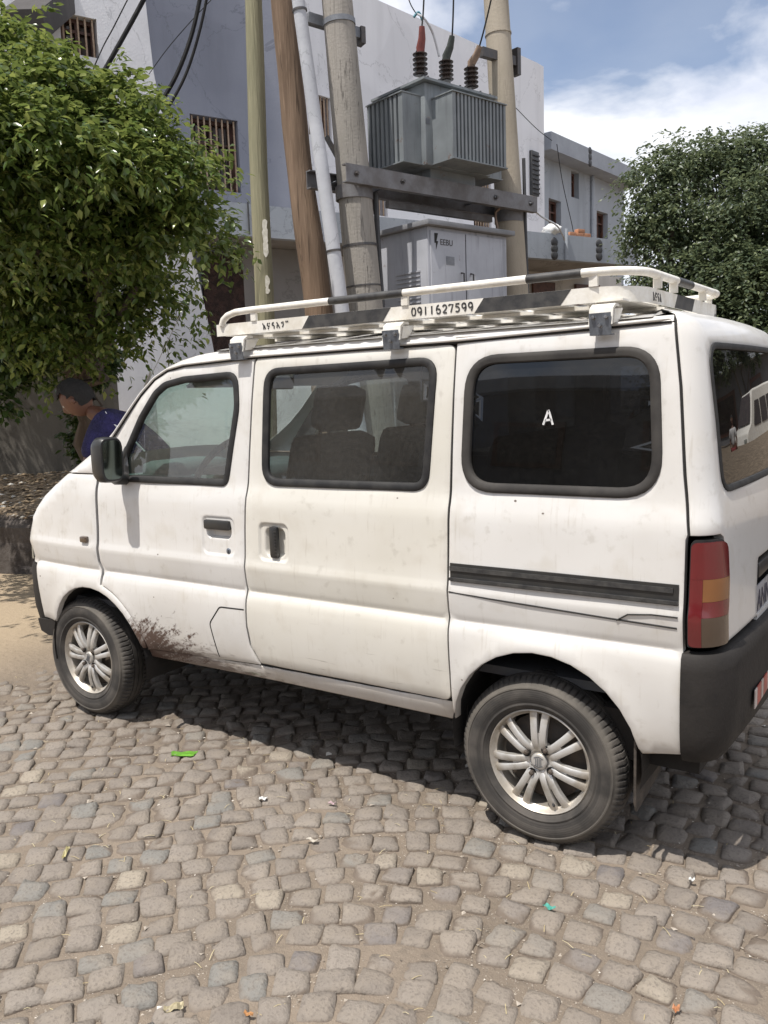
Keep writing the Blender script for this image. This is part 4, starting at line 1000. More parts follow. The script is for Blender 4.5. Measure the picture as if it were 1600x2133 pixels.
for V, F in SM:
    me = bpy.data.meshes.new('cobblestone'); me.from_pydata(V, [], F); me.materials.append(M['stone']); me.polygons.foreach_set('use_smooth', [True]*len(F)); smesh.append(me)
SV = []; SF = []
for p in places:
    x, y, z, a, wx, wy, k, q = p; rot = a+q*PI/2
    if q % 2: wx, wy = wy, wx
    if id(p) in near_:
        o = bpy.data.objects.new('cobblestone', smesh[k]); COL.objects.link(o); o.parent = street; o.location = (x, y, z); o.rotation_euler = (0, 0, rot); o.scale = (wx, wy, .10)
    else:
        V, F = SM[k]; A = np.array(V)*[wx, wy, .10]; c_, s_2 = math.cos(rot), math.sin(rot); B = np.stack([A[:, 0]*c_-A[:, 1]*s_2+x, A[:, 0]*s_2+A[:, 1]*c_+y, A[:, 2]+z], 1)
        b0 = len(SV)*len(V); SV.append(B); SF += [tuple(i+b0 for i in f) for f in F]
o = mesh_obj('cobblestones', np.concatenate(SV), SF, M['stone'], street, smooth=True); o['kind'] = 'stuff'
print('stones', len(places))
# grit in the joints
def scatter_chips(name, n, xr_, yr_, size, mat, zf, parent, seed, flat=.5, test=None):
    rg = np.random.default_rng(seed); V = []; F = []; base = np.array([(1, 0, 0), (-.4, .8, 0), (-.5, -.8, 0), (.1, .0, .8), (0, 0, -.5)]); fs = [(0, 1, 3), (1, 2, 3), (2, 0, 3), (1, 0, 4), (2, 1, 4), (0, 2, 4)]; c = 0
    for i in range(n):
        x = rg.uniform(*xr_); y = rg.uniform(*yr_)
        if not in_view((x, y, 0), 10) or (test and not test(x, y)): continue
        s_ = size*rg.lognormal(0, .45); a = rg.uniform(0, 2*PI); B = base*rg.uniform(.6, 1.3, (5, 3))*[s_, s_, s_*flat]; ca, sa = math.cos(a), math.sin(a)
        B = np.stack([B[:, 0]*ca-B[:, 1]*sa+x, B[:, 0]*sa+B[:, 1]*ca+y, B[:, 2]+zf(x, y)], 1); V.append(B); F += [tuple(k+5*c for k in f) for f in fs]; c += 1
    o = mesh_obj(name, np.concatenate(V), F, mat, parent); o['kind'] = 'stuff'; return o
def gritmat():
    g = G('grit'); r_ = g.node('ShaderNodeNewGeometry', 8); c = g.mix(r_, (.16, .135, .11), (.42, .37, .31)); c = g.mix(g.step(g.M('FRACT', g.M('MULTIPLY', r_, 31.)), .94, .96), c, (.62, .58, .52)); return g.done(g.bsdf(c, .9))
M['grit'] = gritmat()
scatter_chips('grit', 60000, (-3.6, 1.3), (-1.6, .8), .0024, M['grit'], lambda x, y: -.0095+gn(x, y, 1.3, .010), street, 11)
scatter_chips('pebbles', 2500, (-6, 1.3), (-1.6, 2.2), .0055, M['grit'], lambda x, y: -.004+gn(x, y, 1.3, .010), street, 12)
def strawmat(): g = G('dry_straw'); return g.done(g.bsdf(g.mix(g.node('ShaderNodeNewGeometry', 8), (.38, .30, .15), (.50, .44, .28)), .8))
M['straw'] = strawmat()
rg = np.random.default_rng(9); V = []; F = []
for i in range(420):
    x, y = rg.uniform(-3.4, 1.2), rg.uniform(-1.5, .6); a = rg.uniform(0, PI); l = rg.uniform(.012, .045); wd = .0009; z = .002+gn(x, y, 1.3, .01)+rg.uniform(-.008, .004); k = len(V)
    dx, dy = math.cos(a)*l/2, math.sin(a)*l/2; nx_, ny_ = -math.sin(a)*wd, math.cos(a)*wd
    V += [(x-dx+nx_, y-dy+ny_, z), (x-dx-nx_, y-dy-ny_, z), (x+nx_, y+ny_, z+.003), (x-nx_, y-ny_, z+.003), (x+dx+nx_, y+dy+ny_, z), (x+dx-nx_, y+dy-ny_, z)]; F += [(k, k+1, k+3, k+2), (k+2, k+3, k+5, k+4)]
o = mesh_obj('straw', V, F, M['straw'], street); o['kind'] = 'stuff'
# litter: individual scraps
def scrap(name, label, px, py, l, wd, ang, col, cat, seed, lift=.012, curl=.006):
    d = ray(px, py); t = -CAM.z/d.z; P0 = CAM+d*t; rg = np.random.default_rng(seed); nx, ny = 7, 4; V = []
    ca, sa = math.cos(ang), math.sin(ang)
    for j in range(ny):
        for i in range(nx):
            u, v = (i/(nx-1)-.5), (j/(ny-1)-.5); jag = 1+rg.uniform(-.12, .12) if (j in (0, ny-1) or i in (0, nx-1)) else 1
            x, y = u*l*jag, v*wd*jag; z = lift+curl*(math.sin(u*9+seed)+math.cos(v*7+u*4))*.5+rg.uniform(-.001, .001); V.append((x*ca-y*sa, x*sa+y*ca, z))
    F = [(j*nx+i, j*nx+i+1, (j+1)*nx+i+1, (j+1)*nx+i) for j in range(ny-1) for i in range(nx-1)]
    mt = simple(name+'_paper', col, tuple(c*.6 for c in col), 60, .55, .2, spec=.5)
    o = mesh_obj(name, V, F, mt); o.location = (P0.x, P0.y, 0); so_ = o.modifiers.new('thickness', 'SOLIDIFY'); so_.thickness = .0008; tag(o, label, cat); return o
scrap('snack_wrapper', 'crumpled bright green wrapper lying on the cobbles below the front door', 383, 1573, .105, .046, .52, (.14, .36, .035), 'wrapper', 1, .008, .0035)
scrap('paper_scrap', 'small white paper scrap on the cobbles left of the rear wheel', 548, 1668, .030, .018, .4, (.72, .72, .70), 'litter', 2)
scrap('paper_scrap', 'pale crumpled scrap lying just below the white paper scrap, near the centre cobbles', 650, 1755, .045, .012, .1, (.55, .50, .42), 'litter', 3)
scrap('plastic_scrap', 'torn teal plastic scrap on the cobbles below the rear wheel', 1145, 1897, .034, .016, -.2, (.07, .36, .29), 'litter', 4, .014)
scrap('cigarette_butt', 'orange scrap in a cobble joint at the bottom right', 1408, 2108, .016, .022, .2, (.50, .22, .10), 'litter', 5)
scrap('cigarette_butt', 'orange scrap at the bottom edge beside the dry leaf', 518, 2118, .022, .010, .2, (.52, .26, .10), 'litter', 6, .010)
scrap('dry_leaf', 'pale dry leaf lying between cobbles at the bottom left', 362, 2105, .050, .022, .9, (.42, .36, .22), 'leaf', 7, .012, .01)
scrap('dry_leaf', 'long yellow dry leaf lying across a cobble at the left', 137, 1782, .072, .013, -.9, (.48, .43, .22), 'leaf', 8, .014)
scrap('paper_scrap', 'small pinkish paper scrap beside the cobbles left of the rear tyre', 692, 1678, .026, .012, .3, (.55, .40, .42), 'litter', 9)
scrap('paper_scrap', 'tiny white paper flake by a cobble below the mud flap', 1441, 1838, .016, .012, .3, (.75, .75, .72), 'litter', 10)

# ------------------------------------------------------------------ bank, walls, buildings behind
def rockmat():
    g = G('dark_bank_rock'); n = g.noise(4, 8, rough=.65); c = g.mix(g.step(n, .35, .7), (.05, .04, .033), (.11, .095, .085)); c = g.mix(g.M('MULTIPLY', g.step(g.noise(1, 5, g.map((4, 4, 22))), .62, .68), .5), c, (.28, .25, .23))
    return g.done(g.bsdf(c, .9, 0, g.bump(n, .9, .05)))
M['rock'] = rockmat()
def soilmat():
    g = G('bank_soil'); n = g.noise(7, 8, rough=.65); c = g.mix(g.step(n, .35, .68), (.12, .09, .06), (.26, .20, .14)); return g.done(g.bsdf(c, .95, 0, g.bump(n, .8, .03)))
M['soil'] = soilmat()
def bankz(x, y):
    return np.interp(y, [1.9, 2.3, 3.3, 5, 9, 30], [.50, .60, .74, .84, .9, .9])
xs = np.concatenate([np.linspace(-20, -8, 14), np.linspace(-7.9, -3, 60), np.linspace(-2.9, 12, 30)]); rows = []
prof = [(1.86, -.05), (1.88, .12), (1.93, .28), (1.90, .42), (1.96, .52)]+[(y, None) for y in (2.1, 2.3, 2.6, 3.0, 3.4, 4, 5, 6.5, 9, 14, 22, 40)]
V = []
for y, z in prof:
    for x in xs:
        yy = y+(gn(x, z or 0, 2.2, .14) if z is not None else 0)+max(0, (x+.8))*1.2*(1 if y < 3 else .3); zb = z if z is not None else bankz(x, y)+gn(x, y, 2.5, .05)
        V.append((x, yy, zb))
nx = len(xs); F = [(j*nx+i, j*nx+i+1, (j+1)*nx+i+1, (j+1)*nx+i) for j in range(len(prof)-1) for i in range(nx-1)]
fm = [0 if f[0] < nx*4 else 1 for f in F]
bank = structure(mesh_obj('raised_bank', V, F, None, smooth=False, mats=[M['rock'], M['soil']], fm=fm))
# leaf litter on the bank
def littermat():
    g = G('leaf_litter'); r_ = g.node('ShaderNodeNewGeometry', 8); c = g.mix(r_, (.12, .08, .045), (.33, .25, .16)); c = g.mix(g.step(g.M('FRACT', g.M('MULTIPLY', r_, 23.)), .88, .9), c, (.5, .48, .44)); return g.done(g.bsdf(c, .85))
M['litter'] = littermat()
scatter_chips('leaf_litter', 9000, (-10, -2.5), (1.95, 4.4), .024, M['litter'], lambda x, y: float(bankz(x, y))+.012+gn(x, y, 2.5, .05), bank, 13, .35)

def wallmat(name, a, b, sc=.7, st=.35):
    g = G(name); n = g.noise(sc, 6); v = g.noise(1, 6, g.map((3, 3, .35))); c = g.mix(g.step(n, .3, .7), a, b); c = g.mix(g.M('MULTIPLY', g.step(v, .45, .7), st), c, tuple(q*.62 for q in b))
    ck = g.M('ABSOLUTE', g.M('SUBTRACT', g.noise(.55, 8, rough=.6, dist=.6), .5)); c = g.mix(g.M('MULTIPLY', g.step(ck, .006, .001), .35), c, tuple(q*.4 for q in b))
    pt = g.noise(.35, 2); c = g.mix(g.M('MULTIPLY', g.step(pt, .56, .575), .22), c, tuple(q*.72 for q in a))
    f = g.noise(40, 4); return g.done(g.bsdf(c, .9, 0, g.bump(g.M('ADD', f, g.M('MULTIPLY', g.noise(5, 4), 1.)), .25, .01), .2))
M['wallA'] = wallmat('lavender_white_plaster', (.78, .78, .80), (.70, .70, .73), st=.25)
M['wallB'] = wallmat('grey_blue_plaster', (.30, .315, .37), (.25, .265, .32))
M['wallC'] = wallmat('pale_grey_plaster', (.80, .80, .82), (.73, .73, .76), st=.22)
M['grey'] = wallmat('grey_painted_wall', (.40, .43, .47), (.34, .37, .41))
M['shade'] = wallmat('shade_toned_wall', (.33, .315, .30), (.26, .245, .235))  # shade under the balcony is put into this wall colour
M['wood'] = simple('brown_window_frame', (.13, .055, .035), (.075, .035, .025), 12, .5, .1)
M['bars'] = simple('cream_bars', (.45, .35, .25), (.33, .22, .15), 20, .6, .05)
M['pane'] = simple('dark_window_pane', (.035, .025, .022), (.05, .035, .03), 3, .12, .02)
M['pipe'] = simple('dark_pipe', (.03, .03, .035), (.05, .05, .05), 10, .5, .05)
M['band2'] = simple('dark_louvre', (.06, .06, .065), (.04, .04, .045), 9, .6, .05)
def az(u, v=None):
    """horizontal direction of image column u at the horizon"""
    d = ray(u, v if v is not None else 800); return Vector((d.x, d.y, 0)).normalized()
class Face:
    """vertical plane through P along horizontal direction d; s along d, z up; n towards the camera"""
    def __init__(s, P, d):
        s.P = Vector((P.x, P.y, 0)); s.d = d.normalized(); s.n = Vector((s.d.y, -s.d.x, 0))
        if (CAM-s.P).dot(s.n) < 0: s.n = -s.n
    def sz(s, u, v): q = onplane(u, v, s.P, s.n); return ((q-s.P).dot(s.d), q.z)
    def pt(s, a, z, off=0): return s.P+s.d*a+Z_*z+s.n*off
    def rect(s, u0, v0, u1, v1):
        a = s.sz(u0, v0); b = s.sz(u1, v1); m1 = s.sz(u0, v1); m2 = s.sz(u1, v0); return min(a[0], b[0]), max(a[0], b[0]), min(a[1], b[1], (m1[1]+m2[1])/2), max(a[1], b[1], (m1[1]+m2[1])/2)
def wall(fc, loop, holes, th, mat, parent, name='wall'):
    loops = [np.array(loop, float)]+[np.array([(a0, z0), (a0, z1), (a1, z1), (a1, z0)]) for a0, a1, z0, z1 in holes]
    P, T, bl = cdt(loops, 1.5, 1.5); n = len(P)
    V = [fc.pt(p[0], p[1]) for p in P]+[fc.pt(p[0], p[1], -th) for p in P]; F = [tuple(t) for t in T]+[tuple(n+i for i in t[::-1]) for t in T]
    for b_ in bl: F += [(b_[i], b_[(i+1) % len(b_)], n+b_[(i+1) % len(b_)], n+b_[i]) for i in range(len(b_))]
    o = mesh_obj(name, V, F, mat, parent); bm = bmesh.new(); bm.from_mesh(o.data); bmesh.ops.recalc_face_normals(bm, faces=bm.faces); bm.to_mesh(o.data); bm.free(); return o
def win(fc, r_, parent, nb=7, dep=.12, bars=True, mull=1, fw=.05):
    a0, a1, z0, z1 = r_; ax = (fc.d, fc.n, Z_); e = .004
    b = MB(); 
    for (ca, cz, da, dz) in (((a0+a1)/2, z0+fw/2+e, a1-a0-2*e, fw), ((a0+a1)/2, z1-fw/2-e, a1-a0-2*e, fw), (a0+fw/2+e, (z0+z1)/2, fw, z1-z0-2*fw-2*e), (a1-fw/2-e, (z0+z1)/2, fw, z1-z0-2*fw-2*e)): b.box(fc.pt(ca, cz, -dep), (da, .05, dz), ax)
    for k in range(mull): b.box(fc.pt(a0+(a1-a0)*(k+1)/(mull+1), (z0+z1)/2, -dep), (fw*.8, .045, z1-z0-2*fw-2*e), ax)
    b.box(fc.pt((a0+a1)/2, z0+(z1-z0)*.68, -dep+.0), (a1-a0-2*fw-2*e, .040, fw*.7), ax)
    wo = b.obj('window', M['wood'], parent)
    b = MB(); b.box(fc.pt((a0+a1)/2, (z0+z1)/2, -dep-.04), (a1-a0, .01, z1-z0), ax); p_ = b.obj('pane', M['pane'], wo); p_.location = (0, 0, 0)
    if bars:
        me = None
        for k in range(nb):
            if me is None:
                b = MB(); b.box((0, 0, 0), (.022, .018, z1-z0-.01), ax); q = b.obj('security_bar', M['bars'], wo); me = q
            else: q = me.copy(); COL.objects.link(q)
            q.location = fc.pt(a0+(a1-a0)*(k+.5)/nb, (z0+z1)/2, -.05)
    return wo

dB = az(3500)
P0 = at(450, 700, 13.0); FB = Face(P0, dB)
M['beam0'] = wallmat('dark_concrete', (.12, .115, .115), (.08, .075, .075))
blk = thing('apartment_block', 'large pale plastered building with barred brown windows behind the utility poles', 'building', (P0.x, P0.y, .8))
sB = lambda u, v: FB.sz(u, v)
# face B: grey stucco
wr = FB.rect(395, 236, 503, 402); 
aL = sB(300, 0)[0]; aR = sB(612, 300)[0]; zTop = 11.0
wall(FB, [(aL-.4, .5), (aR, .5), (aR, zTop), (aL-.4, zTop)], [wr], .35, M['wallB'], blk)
win(FB, wr, blk, 8, .20)
# face A: lighter projecting bay, its right edge battered
FA_ = Face(FB.P+FB.n*.35, dB)
eA = [FA_.sz(303, 0), FA_.sz(320, 150), FA_.sz(372, 400), FA_.sz(412, 570), FA_.sz(442, 712), FA_.sz(470, 860)]
wA = FA_.rect(123, 24, 207, 122)
lo = [(FA_.sz(-250, 860)[0], .4)]+[(eA[-1][0], .4)]+[(e_[0], e_[1]) for e_ in eA[::-1]]+[(eA[0][0]-.15, zTop)]+[(FA_.sz(-250, 860)[0], zTop)]
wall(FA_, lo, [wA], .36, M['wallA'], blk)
win(FA_, wA, blk, 5, .15)
wA2 = FA_.rect(-60, -20, 30, 60)
# face C
dC = az(2500); PC = FB.pt(aR, 0); FC = Face(PC, dC)
rC0, zr = FC.sz(1118, 104)
prof_t = [FC.sz(780, -2), FC.sz(900, 46), FC.sz(988, 92)]
top = [(0, FC.sz(640, -60)[1])]+[(p[0], p[1]) for p in prof_t]+[(FC.sz(1060, 112)[0], FC.sz(1060, 108)[1]), (FC.sz(1062, 96)[0], FC.sz(1062, 96)[1]), (rC0, FC.sz(1115, 104)[1])]
zroof = np.mean([p[1] for p in prof_t])
top = [(0, zroof), (FC.sz(1060, 112)[0], zroof), (FC.sz(1060, 112)[0]+.001, zroof+.15), (rC0, zroof+.15)]
wC1 = FC.rect(640, 190, 692, 292); wC2 = FC.rect(740, 330, 808, 452); wC3 = FC.rect(985, 345, 1024, 474)
wC3 = (wC3[0], wC3[1], FC.sz(1005, 474)[1], FC.sz(1005, 425)[1]+.6)
wall(FC, [(0, .5), (rC0, .5)]+top[::-1], [wC1, wC2, wC3], .35, M['wallC'], blk)
for r_ in (wC1, wC2, wC3): win(FC, r_, blk, 7, .2)
b = MB(); b.prism([(0, 0), (rC0+.05, 0), (rC0+.05, -.9), (0, -.9)], FC.pt(0, zroof-.4, -.36), FC.d, -FC.n*-6, Z_*.1); b.obj('flat_roof', M['grey'], blk)
# end wall of C, returning away from the camera
q = FC.pt(rC0, 0); FE = Face(q, az(-1500)); sgn = 1 if FE.d.dot(-FC.n) > 0 else -1
wall(FE, [(.0, .5), (sgn*7, .5), (sgn*7, zroof+.15), (0.0, zroof+.15)], [], .3, M['wallC'], blk)
# concrete canopy beam at the top left
b = MB(); pA = at(62, 42, 11.2); pB = at(140, -20, 12.6); ax0 = (pB-pA).normalized(); b.box((pA+pB)/2+ax0*.6, ((pB-pA).length+1.6, .45, .30), (ax0, Z_.cross(ax0).normalized(), ax0.cross(Z_.cross(ax0).normalized())), .01); b.obj('canopy_beam', M['beam0'], blk)

# long balcony band in front of B and on to the right
dF = az(3550); PF = at(450, 560, 12.1); FF = Face(PF, dF)
zb1 = np.mean([FF.sz(450, 405)[1], FF.sz(690, 440)[1], FF.sz(1100, 493)[1]]); zb0 = np.mean([FF.sz(470, 486)[1], FF.sz(690, 506)[1], FF.sz(1101, 537)[1]])
s0 = FF.sz(425, 450)[0]; s1 = FF.sz(1330, 530)[0]
print('band', zb0, zb1, s0, s1, 'roof', zroof, 'poles')
bd_ = thing('balcony', 'long pale grey balcony parapet with dark vent holes running along the buildings', 'balcony', FF.pt(s0, zb0))
b = MB(); b.prism([(s0, zb0), (s1, zb0), (s1, zb1), (s0, zb1)], FF.P, FF.d, Z_, -FF.n*.14); b.obj('parapet', M['grey'], bd_)
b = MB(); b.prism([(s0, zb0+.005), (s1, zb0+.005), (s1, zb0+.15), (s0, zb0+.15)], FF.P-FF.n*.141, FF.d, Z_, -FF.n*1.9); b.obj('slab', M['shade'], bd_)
for u, v in ((1155, 518), (1248, 521), (1394, 540)):
    a, z = FF.sz(u, v)
    for dz in (-.11, 0, .11):
        b = MB(); b.lathe([(0, .02), (.05, .02), (.075, .012), (.085, 0), (.085, -.01)], FF.pt(a, z+dz, .001), FF.n, 12); b.obj('vent', M['pipe'], bd_)
b = MB(); a, z = FF.sz(1178, 515); b.tube([FF.pt(a, zb0, .03), FF.pt(a, zb1+.1, .03)], .03, 8); b.obj('downpipe', M['grey'], bd_)
b = MB(); a, z = FF.sz(516, 440); b.tube([FF.pt(a, zb0+.02, .02), FF.pt(a, zb1+.02, .02)], .012, 6); b.obj('cable', M['pipe'], bd_)
# ground floor wall and doors below the band
FG = Face(FB.P+FB.n*.02, dB)
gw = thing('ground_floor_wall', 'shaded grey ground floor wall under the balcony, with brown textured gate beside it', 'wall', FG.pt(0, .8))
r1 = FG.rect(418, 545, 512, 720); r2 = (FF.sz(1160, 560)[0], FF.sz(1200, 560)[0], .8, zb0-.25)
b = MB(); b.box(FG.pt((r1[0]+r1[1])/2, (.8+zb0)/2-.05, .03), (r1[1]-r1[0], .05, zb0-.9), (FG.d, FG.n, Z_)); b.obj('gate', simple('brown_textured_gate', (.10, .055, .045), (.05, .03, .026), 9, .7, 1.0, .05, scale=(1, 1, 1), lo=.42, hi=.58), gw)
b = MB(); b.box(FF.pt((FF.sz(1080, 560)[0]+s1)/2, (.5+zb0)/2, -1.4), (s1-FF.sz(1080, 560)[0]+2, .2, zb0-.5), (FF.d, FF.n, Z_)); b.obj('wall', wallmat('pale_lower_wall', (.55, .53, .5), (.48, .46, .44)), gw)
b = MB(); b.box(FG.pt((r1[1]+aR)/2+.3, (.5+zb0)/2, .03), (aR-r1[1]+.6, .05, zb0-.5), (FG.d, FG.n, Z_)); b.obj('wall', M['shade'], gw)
for u0, u1 in ((1160, 1200), (1255, 1300)):
    a0 = FF.sz(u0, 560)[0]+.6; a1 = FF.sz(u1, 560)[0]+.7; b = MB(); b.box(FF.pt((a0+a1)/2, (.8+zb0-.2)/2, -1.27), (a1-a0, .06, zb0-1.0), (FF.d, FF.n, Z_)); b.obj('door', M['wood'], gw)

# upper grey building on the right
dU = az(2250); PU = at(1118, 500, 19.6); FU = Face(PU, dU)
hs = thing('grey_house', 'low grey upper storey with sloping roof fascia between the tall building and the right tree', 'building', (PU.x, PU.y, .8))
zt_ = FU.sz(1112, 284)[1]; zf_ = FU.sz(1112, 320)[1]; aE = FU.sz(1300, 400)[0]
h1 = FU.rect(1143, 412, 1169, 492); h2 = FU.rect(1190, 355, 1206, 415); h3 = FU.rect(1243, 438, 1266, 512)
zlow = FU.sz(1120, 500)[1]-.6
wall(FU, [(-.1, zlow-2), (aE, zlow-2), (aE, zf_), (-.1, zf_)], [h1, h2, h3], .3, M['grey'], hs)
for r_ in (h1, h2, h3): win(FU, r_, hs, 5, .15, bars=False)
b = MB(); b.prism([(-.15, zf_), (aE, zf_), (aE, zt_), (-.15, zt_)], FU.pt(0, 0, .45), FU.d, Z_, -FU.n*.8); b.obj('roof_fascia', simple('fascia_grey', (.36, .385, .42), (.30, .32, .36), 2, .8, .05), hs)
q0 = FU.pt(-.1, 0); e2 = -FU.n
b = MB(); b.box(q0+e2*3+Z_*((zlow-2+zt_)/2), (.3, 6, zt_-zlow+2), (FU.d, FU.n, Z_)); b.obj('side_wall', M['wallC'], hs)
a, z = FU.sz(1192, 335)
for dz in (-.13, .0, .13):
    b = MB(); b.lathe([(0, .02), (.05, .02), (.09, .0), (.09, -.01)], FU.pt(a, z+dz, .452), FU.n, 12); b.obj('vent', M['pipe'], hs)
for u in (1126, 1231):
    a = FU.sz(u, 420)[0]; b = MB(); b.tube([FU.pt(a, zlow, .05), FU.pt(a, zf_-.02, .05)], .045, 8); b.obj('downpipe', M['grey'] if u > 1200 else M['wallC'], hs)
a = FU.sz(1100, 350)
aw = thing('louvre_box', 'dark louvred box under a small red cap between the grey house and tall building', 'louvre box', at(1104, 405, 18.6))
axw = FU.d; nw = FU.n; p0 = at(1103, 410, 18.6); h_ = at(1101, 318, 18.6).z-p0.z
b = MB(); b.box(p0+Z_*(h_/2), (.30, .30, h_), (axw, nw, Z_), .01); b.obj('box', M['pipe'], aw)
for k in range(9):
    b = MB(); b.box(p0+Z_*(h_*(k+.6)/9.5)+nw*.16, (.27, .03, .03), (axw, nw, Z_)); b.obj('louvre', M['band2'], aw)
b = MB(); b.tube([p0+Z_*(h_+.02)-axw*.20, p0+Z_*(h_+.12)-axw*.12, p0+Z_*(h_+.16), p0+Z_*(h_+.16)+axw*.25], [.07, .09, .09, .07], 10, flat=.8); b.obj('cap', simple('red_cap', (.22, .075, .06), (.15, .055, .05), 10, .6, .1), aw)
# things on the balcony
p_ = FF.pt(FF.sz(1212, 500)[0], zb1, -.07)
crt = thing('brick_pile', 'orange bricks lying on the grey balcony parapet at the right', 'bricks', p_)
M['brick'] = simple('orange_brick', (.50, .25, .14), (.40, .19, .11), 12, .85, .3)
for k in range(3):
    b = MB(); b.box(p_+FF.d*(-.19+.18*k)+Z_*.035, (.165, .10, .065), (FF.d, FF.n, Z_), .006); b.obj('brick', M['brick'], crt)
b = MB(); b.box(p_+FF.d*(.02)+Z_*.102, (.165, .10, .062), (FF.d, FF.n, Z_), .006); b.obj('brick', M['brick'], crt)
bp = FF.pt(FF.sz(1155, 492)[0], zb1, -.07)
b = MB(); V = []; F = []
bm = bmesh.new(); bmesh.ops.create_icosphere(bm, subdivisions=3, radius=1)
for v in bm.verts: k = 1+.35*noise.noise(v.co*2.2)+.15*noise.noise(v.co*6); v.co = Vector((v.co.x*.17*k, v.co.y*.12*k, (v.co.z*.10*k+.075)))
me = bpy.data.meshes.new('plastic_bag'); bm.to_mesh(me); bm.free(); me.materials.append(simple('white_plastic_bag', (.75, .76, .74), (.6, .6, .6), 8, .5, .3)); me.polygons.foreach_set('use_smooth', [True]*len(me.polygons))
o = bpy.data.objects.new('plastic_bag', me); COL.objects.link(o); o.location = bp; tag(o, 'crumpled white bag on the balcony parapet left of the orange bricks', 'bag')

lw = thing('low_wall', 'low white wall at the foot of the building, seen through the van windows', 'wall', at(560, 900, 11.2))
Fl = Face(at(330, 900, 11.6), (at(900, 900, 11.2)-at(330, 900, 11.6))); aa = Fl.sz(900, 900)[0]
b = MB(); b.prism([(0, .5), (aa, .5), (aa, 1.78), (0, 1.78)], Fl.P, Fl.d, Z_, -Fl.n*.2); b.obj('wall', M['wallC'], lw)
# dark garden wall at the left, under the tree
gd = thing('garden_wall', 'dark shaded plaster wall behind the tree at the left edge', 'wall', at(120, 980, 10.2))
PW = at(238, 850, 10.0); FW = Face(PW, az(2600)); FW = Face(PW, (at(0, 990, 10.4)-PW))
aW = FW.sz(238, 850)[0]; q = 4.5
b = MB(); b.prism([(0, .5), (8, .5), (8, FW.sz(60, 700)[1]+.9), (0, FW.sz(238, 640)[1])], FW.P, FW.d, Z_, -FW.n*.25); b.obj('wall', wallmat('grimy_plaster', (.13, .12, .105), (.08, .074, .065)), gd)  # plaster colour darkened to stand in for the tree's shade

# ------------------------------------------------------------------ poles
def woodmat(name, a, b, cr=.5):
    g = G(name); x, y, z = g.xyz(); n = g.noise(1, 6, g.map((9, 9, .8))); f = g.noise(1, 4, g.map((60, 60, 3))); k = g.noise(1, 3, g.map((25, 25, 1.2)), dist=.6)
    c = g.mix(g.step(n, .3, .7), a, b); c = g.mix(g.M('MULTIPLY', g.step(k, .60, .66), cr), c, tuple(q*.25 for q in b)); c = g.mix(g.M('MULTIPLY', g.step(f, .5, .75), .4), c, tuple(q*1.5 for q in a))
    return g.done(g.bsdf(c, .85, 0, g.bump(g.M('ADD', f, n), .6, .02), .25))
M['pole_brown'] = woodmat('brown_weathered_wood', (.235, .165, .115), (.14, .095, .065), .6)
M['pole_green'] = woodmat('green_treated_wood', (.285, .265, .175), (.21, .20, .13), .25)
def concmat(name, a, b, crack=.7):
    g = G(name); n = g.noise(1.2, 7, g.map((1, 1, .5))); f = g.noise(45, 4); st = g.noise(1, 5, g.map((16, 16, .7)), dist=.5)
    c = g.mix(g.step(n, .35, .68), a, b); c = g.mix(g.M('MULTIPLY', g.step(g.noise(1, 3, g.map((6, 6, .6))), .58, .62), 0), c, b)
    d = g.M('ABSOLUTE', g.M('SUBTRACT', st, .5)); c = g.mix(g.M('MULTIPLY', g.step(d, .012, .002), crack), c, (.05, .045, .04))
    c = g.mix(g.M('MULTIPLY', g.step(st, .55, .75), .5), c, tuple(q*.55 for q in b))
    return g.done(g.bsdf(c, .9, 0, g.bump(g.M('ADD', f, g.M('MULTIPLY', n, .6)), .4, .01), .2))
M['conc'] = concmat('stained_concrete', (.33, .305, .275), (.24, .225, .20)); M['conc2'] = concmat('tan_concrete', (.40, .355, .29), (.30, .265, .21), .15)
M['galv'] = simple('galvanised_steel', (.24, .25, .27), (.16, .17, .19), 9, .6, .15, metal=.4)
M['band'] = simple('dark_band', (.07, .07, .075), (.10, .09, .085), 20, .5, .1, metal=.5)
M['pvc'] = wallmat('pale_grey_pipe', (.52, .53, .56), (.42, .43, .46), 2, .3)
def pole(name, label, a, b, ra, rb, mat, n=24, down=1.6, up=3.0, wob=.0, group='utility poles behind the van'):
    """a: low point, b: high point seen in the photograph"""
    d = (b-a).normalized(); L_ = (b-a).length; gz = .86; base = a-d*((a.z-gz)/d.z+.3); top = b+d*up; K = 40
    t_ = thing(name, label, 'utility pole', base, group)
    pts = []; rs = []
    for i in range(K+1):
        p = base+(top-base)*i/K; s_ = (p-a).dot(d)/L_; r_ = ra+(rb-ra)*s_; r_ *= 1+wob*.25*noise.noise(p*1.7); pts.append(p+Vector((noise.noise(p*.6), noise.noise(p*.6+Vector((5, 5, 5))), 0))*wob*.12); rs.append(r_)
    b_ = MB(); b_.tube(pts, rs, n); o = b_.obj('shaft', mat, t_, 60); return t_, base, d
def band_on(t_, c, d, r_, h, mat=None, name='band', lug=None):
    b = MB(); q = d.normalized(); b.lathe([(r_, -h/2), (r_+.006, -h/2), (r_+.006, h/2), (r_, h/2)], c, q, 28)
    if lug is not None: b.box(c+lug*(r_+.03), (.07, .03, h), (lug, lug.cross(Z_), Z_))
    return b.obj(name, mat or M['band'], t_)
PLa, PLb = at(757, 600, 9.0), at(703, 10, 9.0)
PRa, PRb = at(1068, 560, 10.6), at(1034, 10, 10.6)
pL, bL, dL = pole('concrete_pole', 'thick grey concrete pole with cracks carrying the left end of the transformer beam', PLa, PLb, .182, .152, M['conc'])
pR, bR_, dR = pole('concrete_pole', 'tan concrete pole at the right end of the transformer beam', PRa, PRb, .168, .142, M['conc2'])
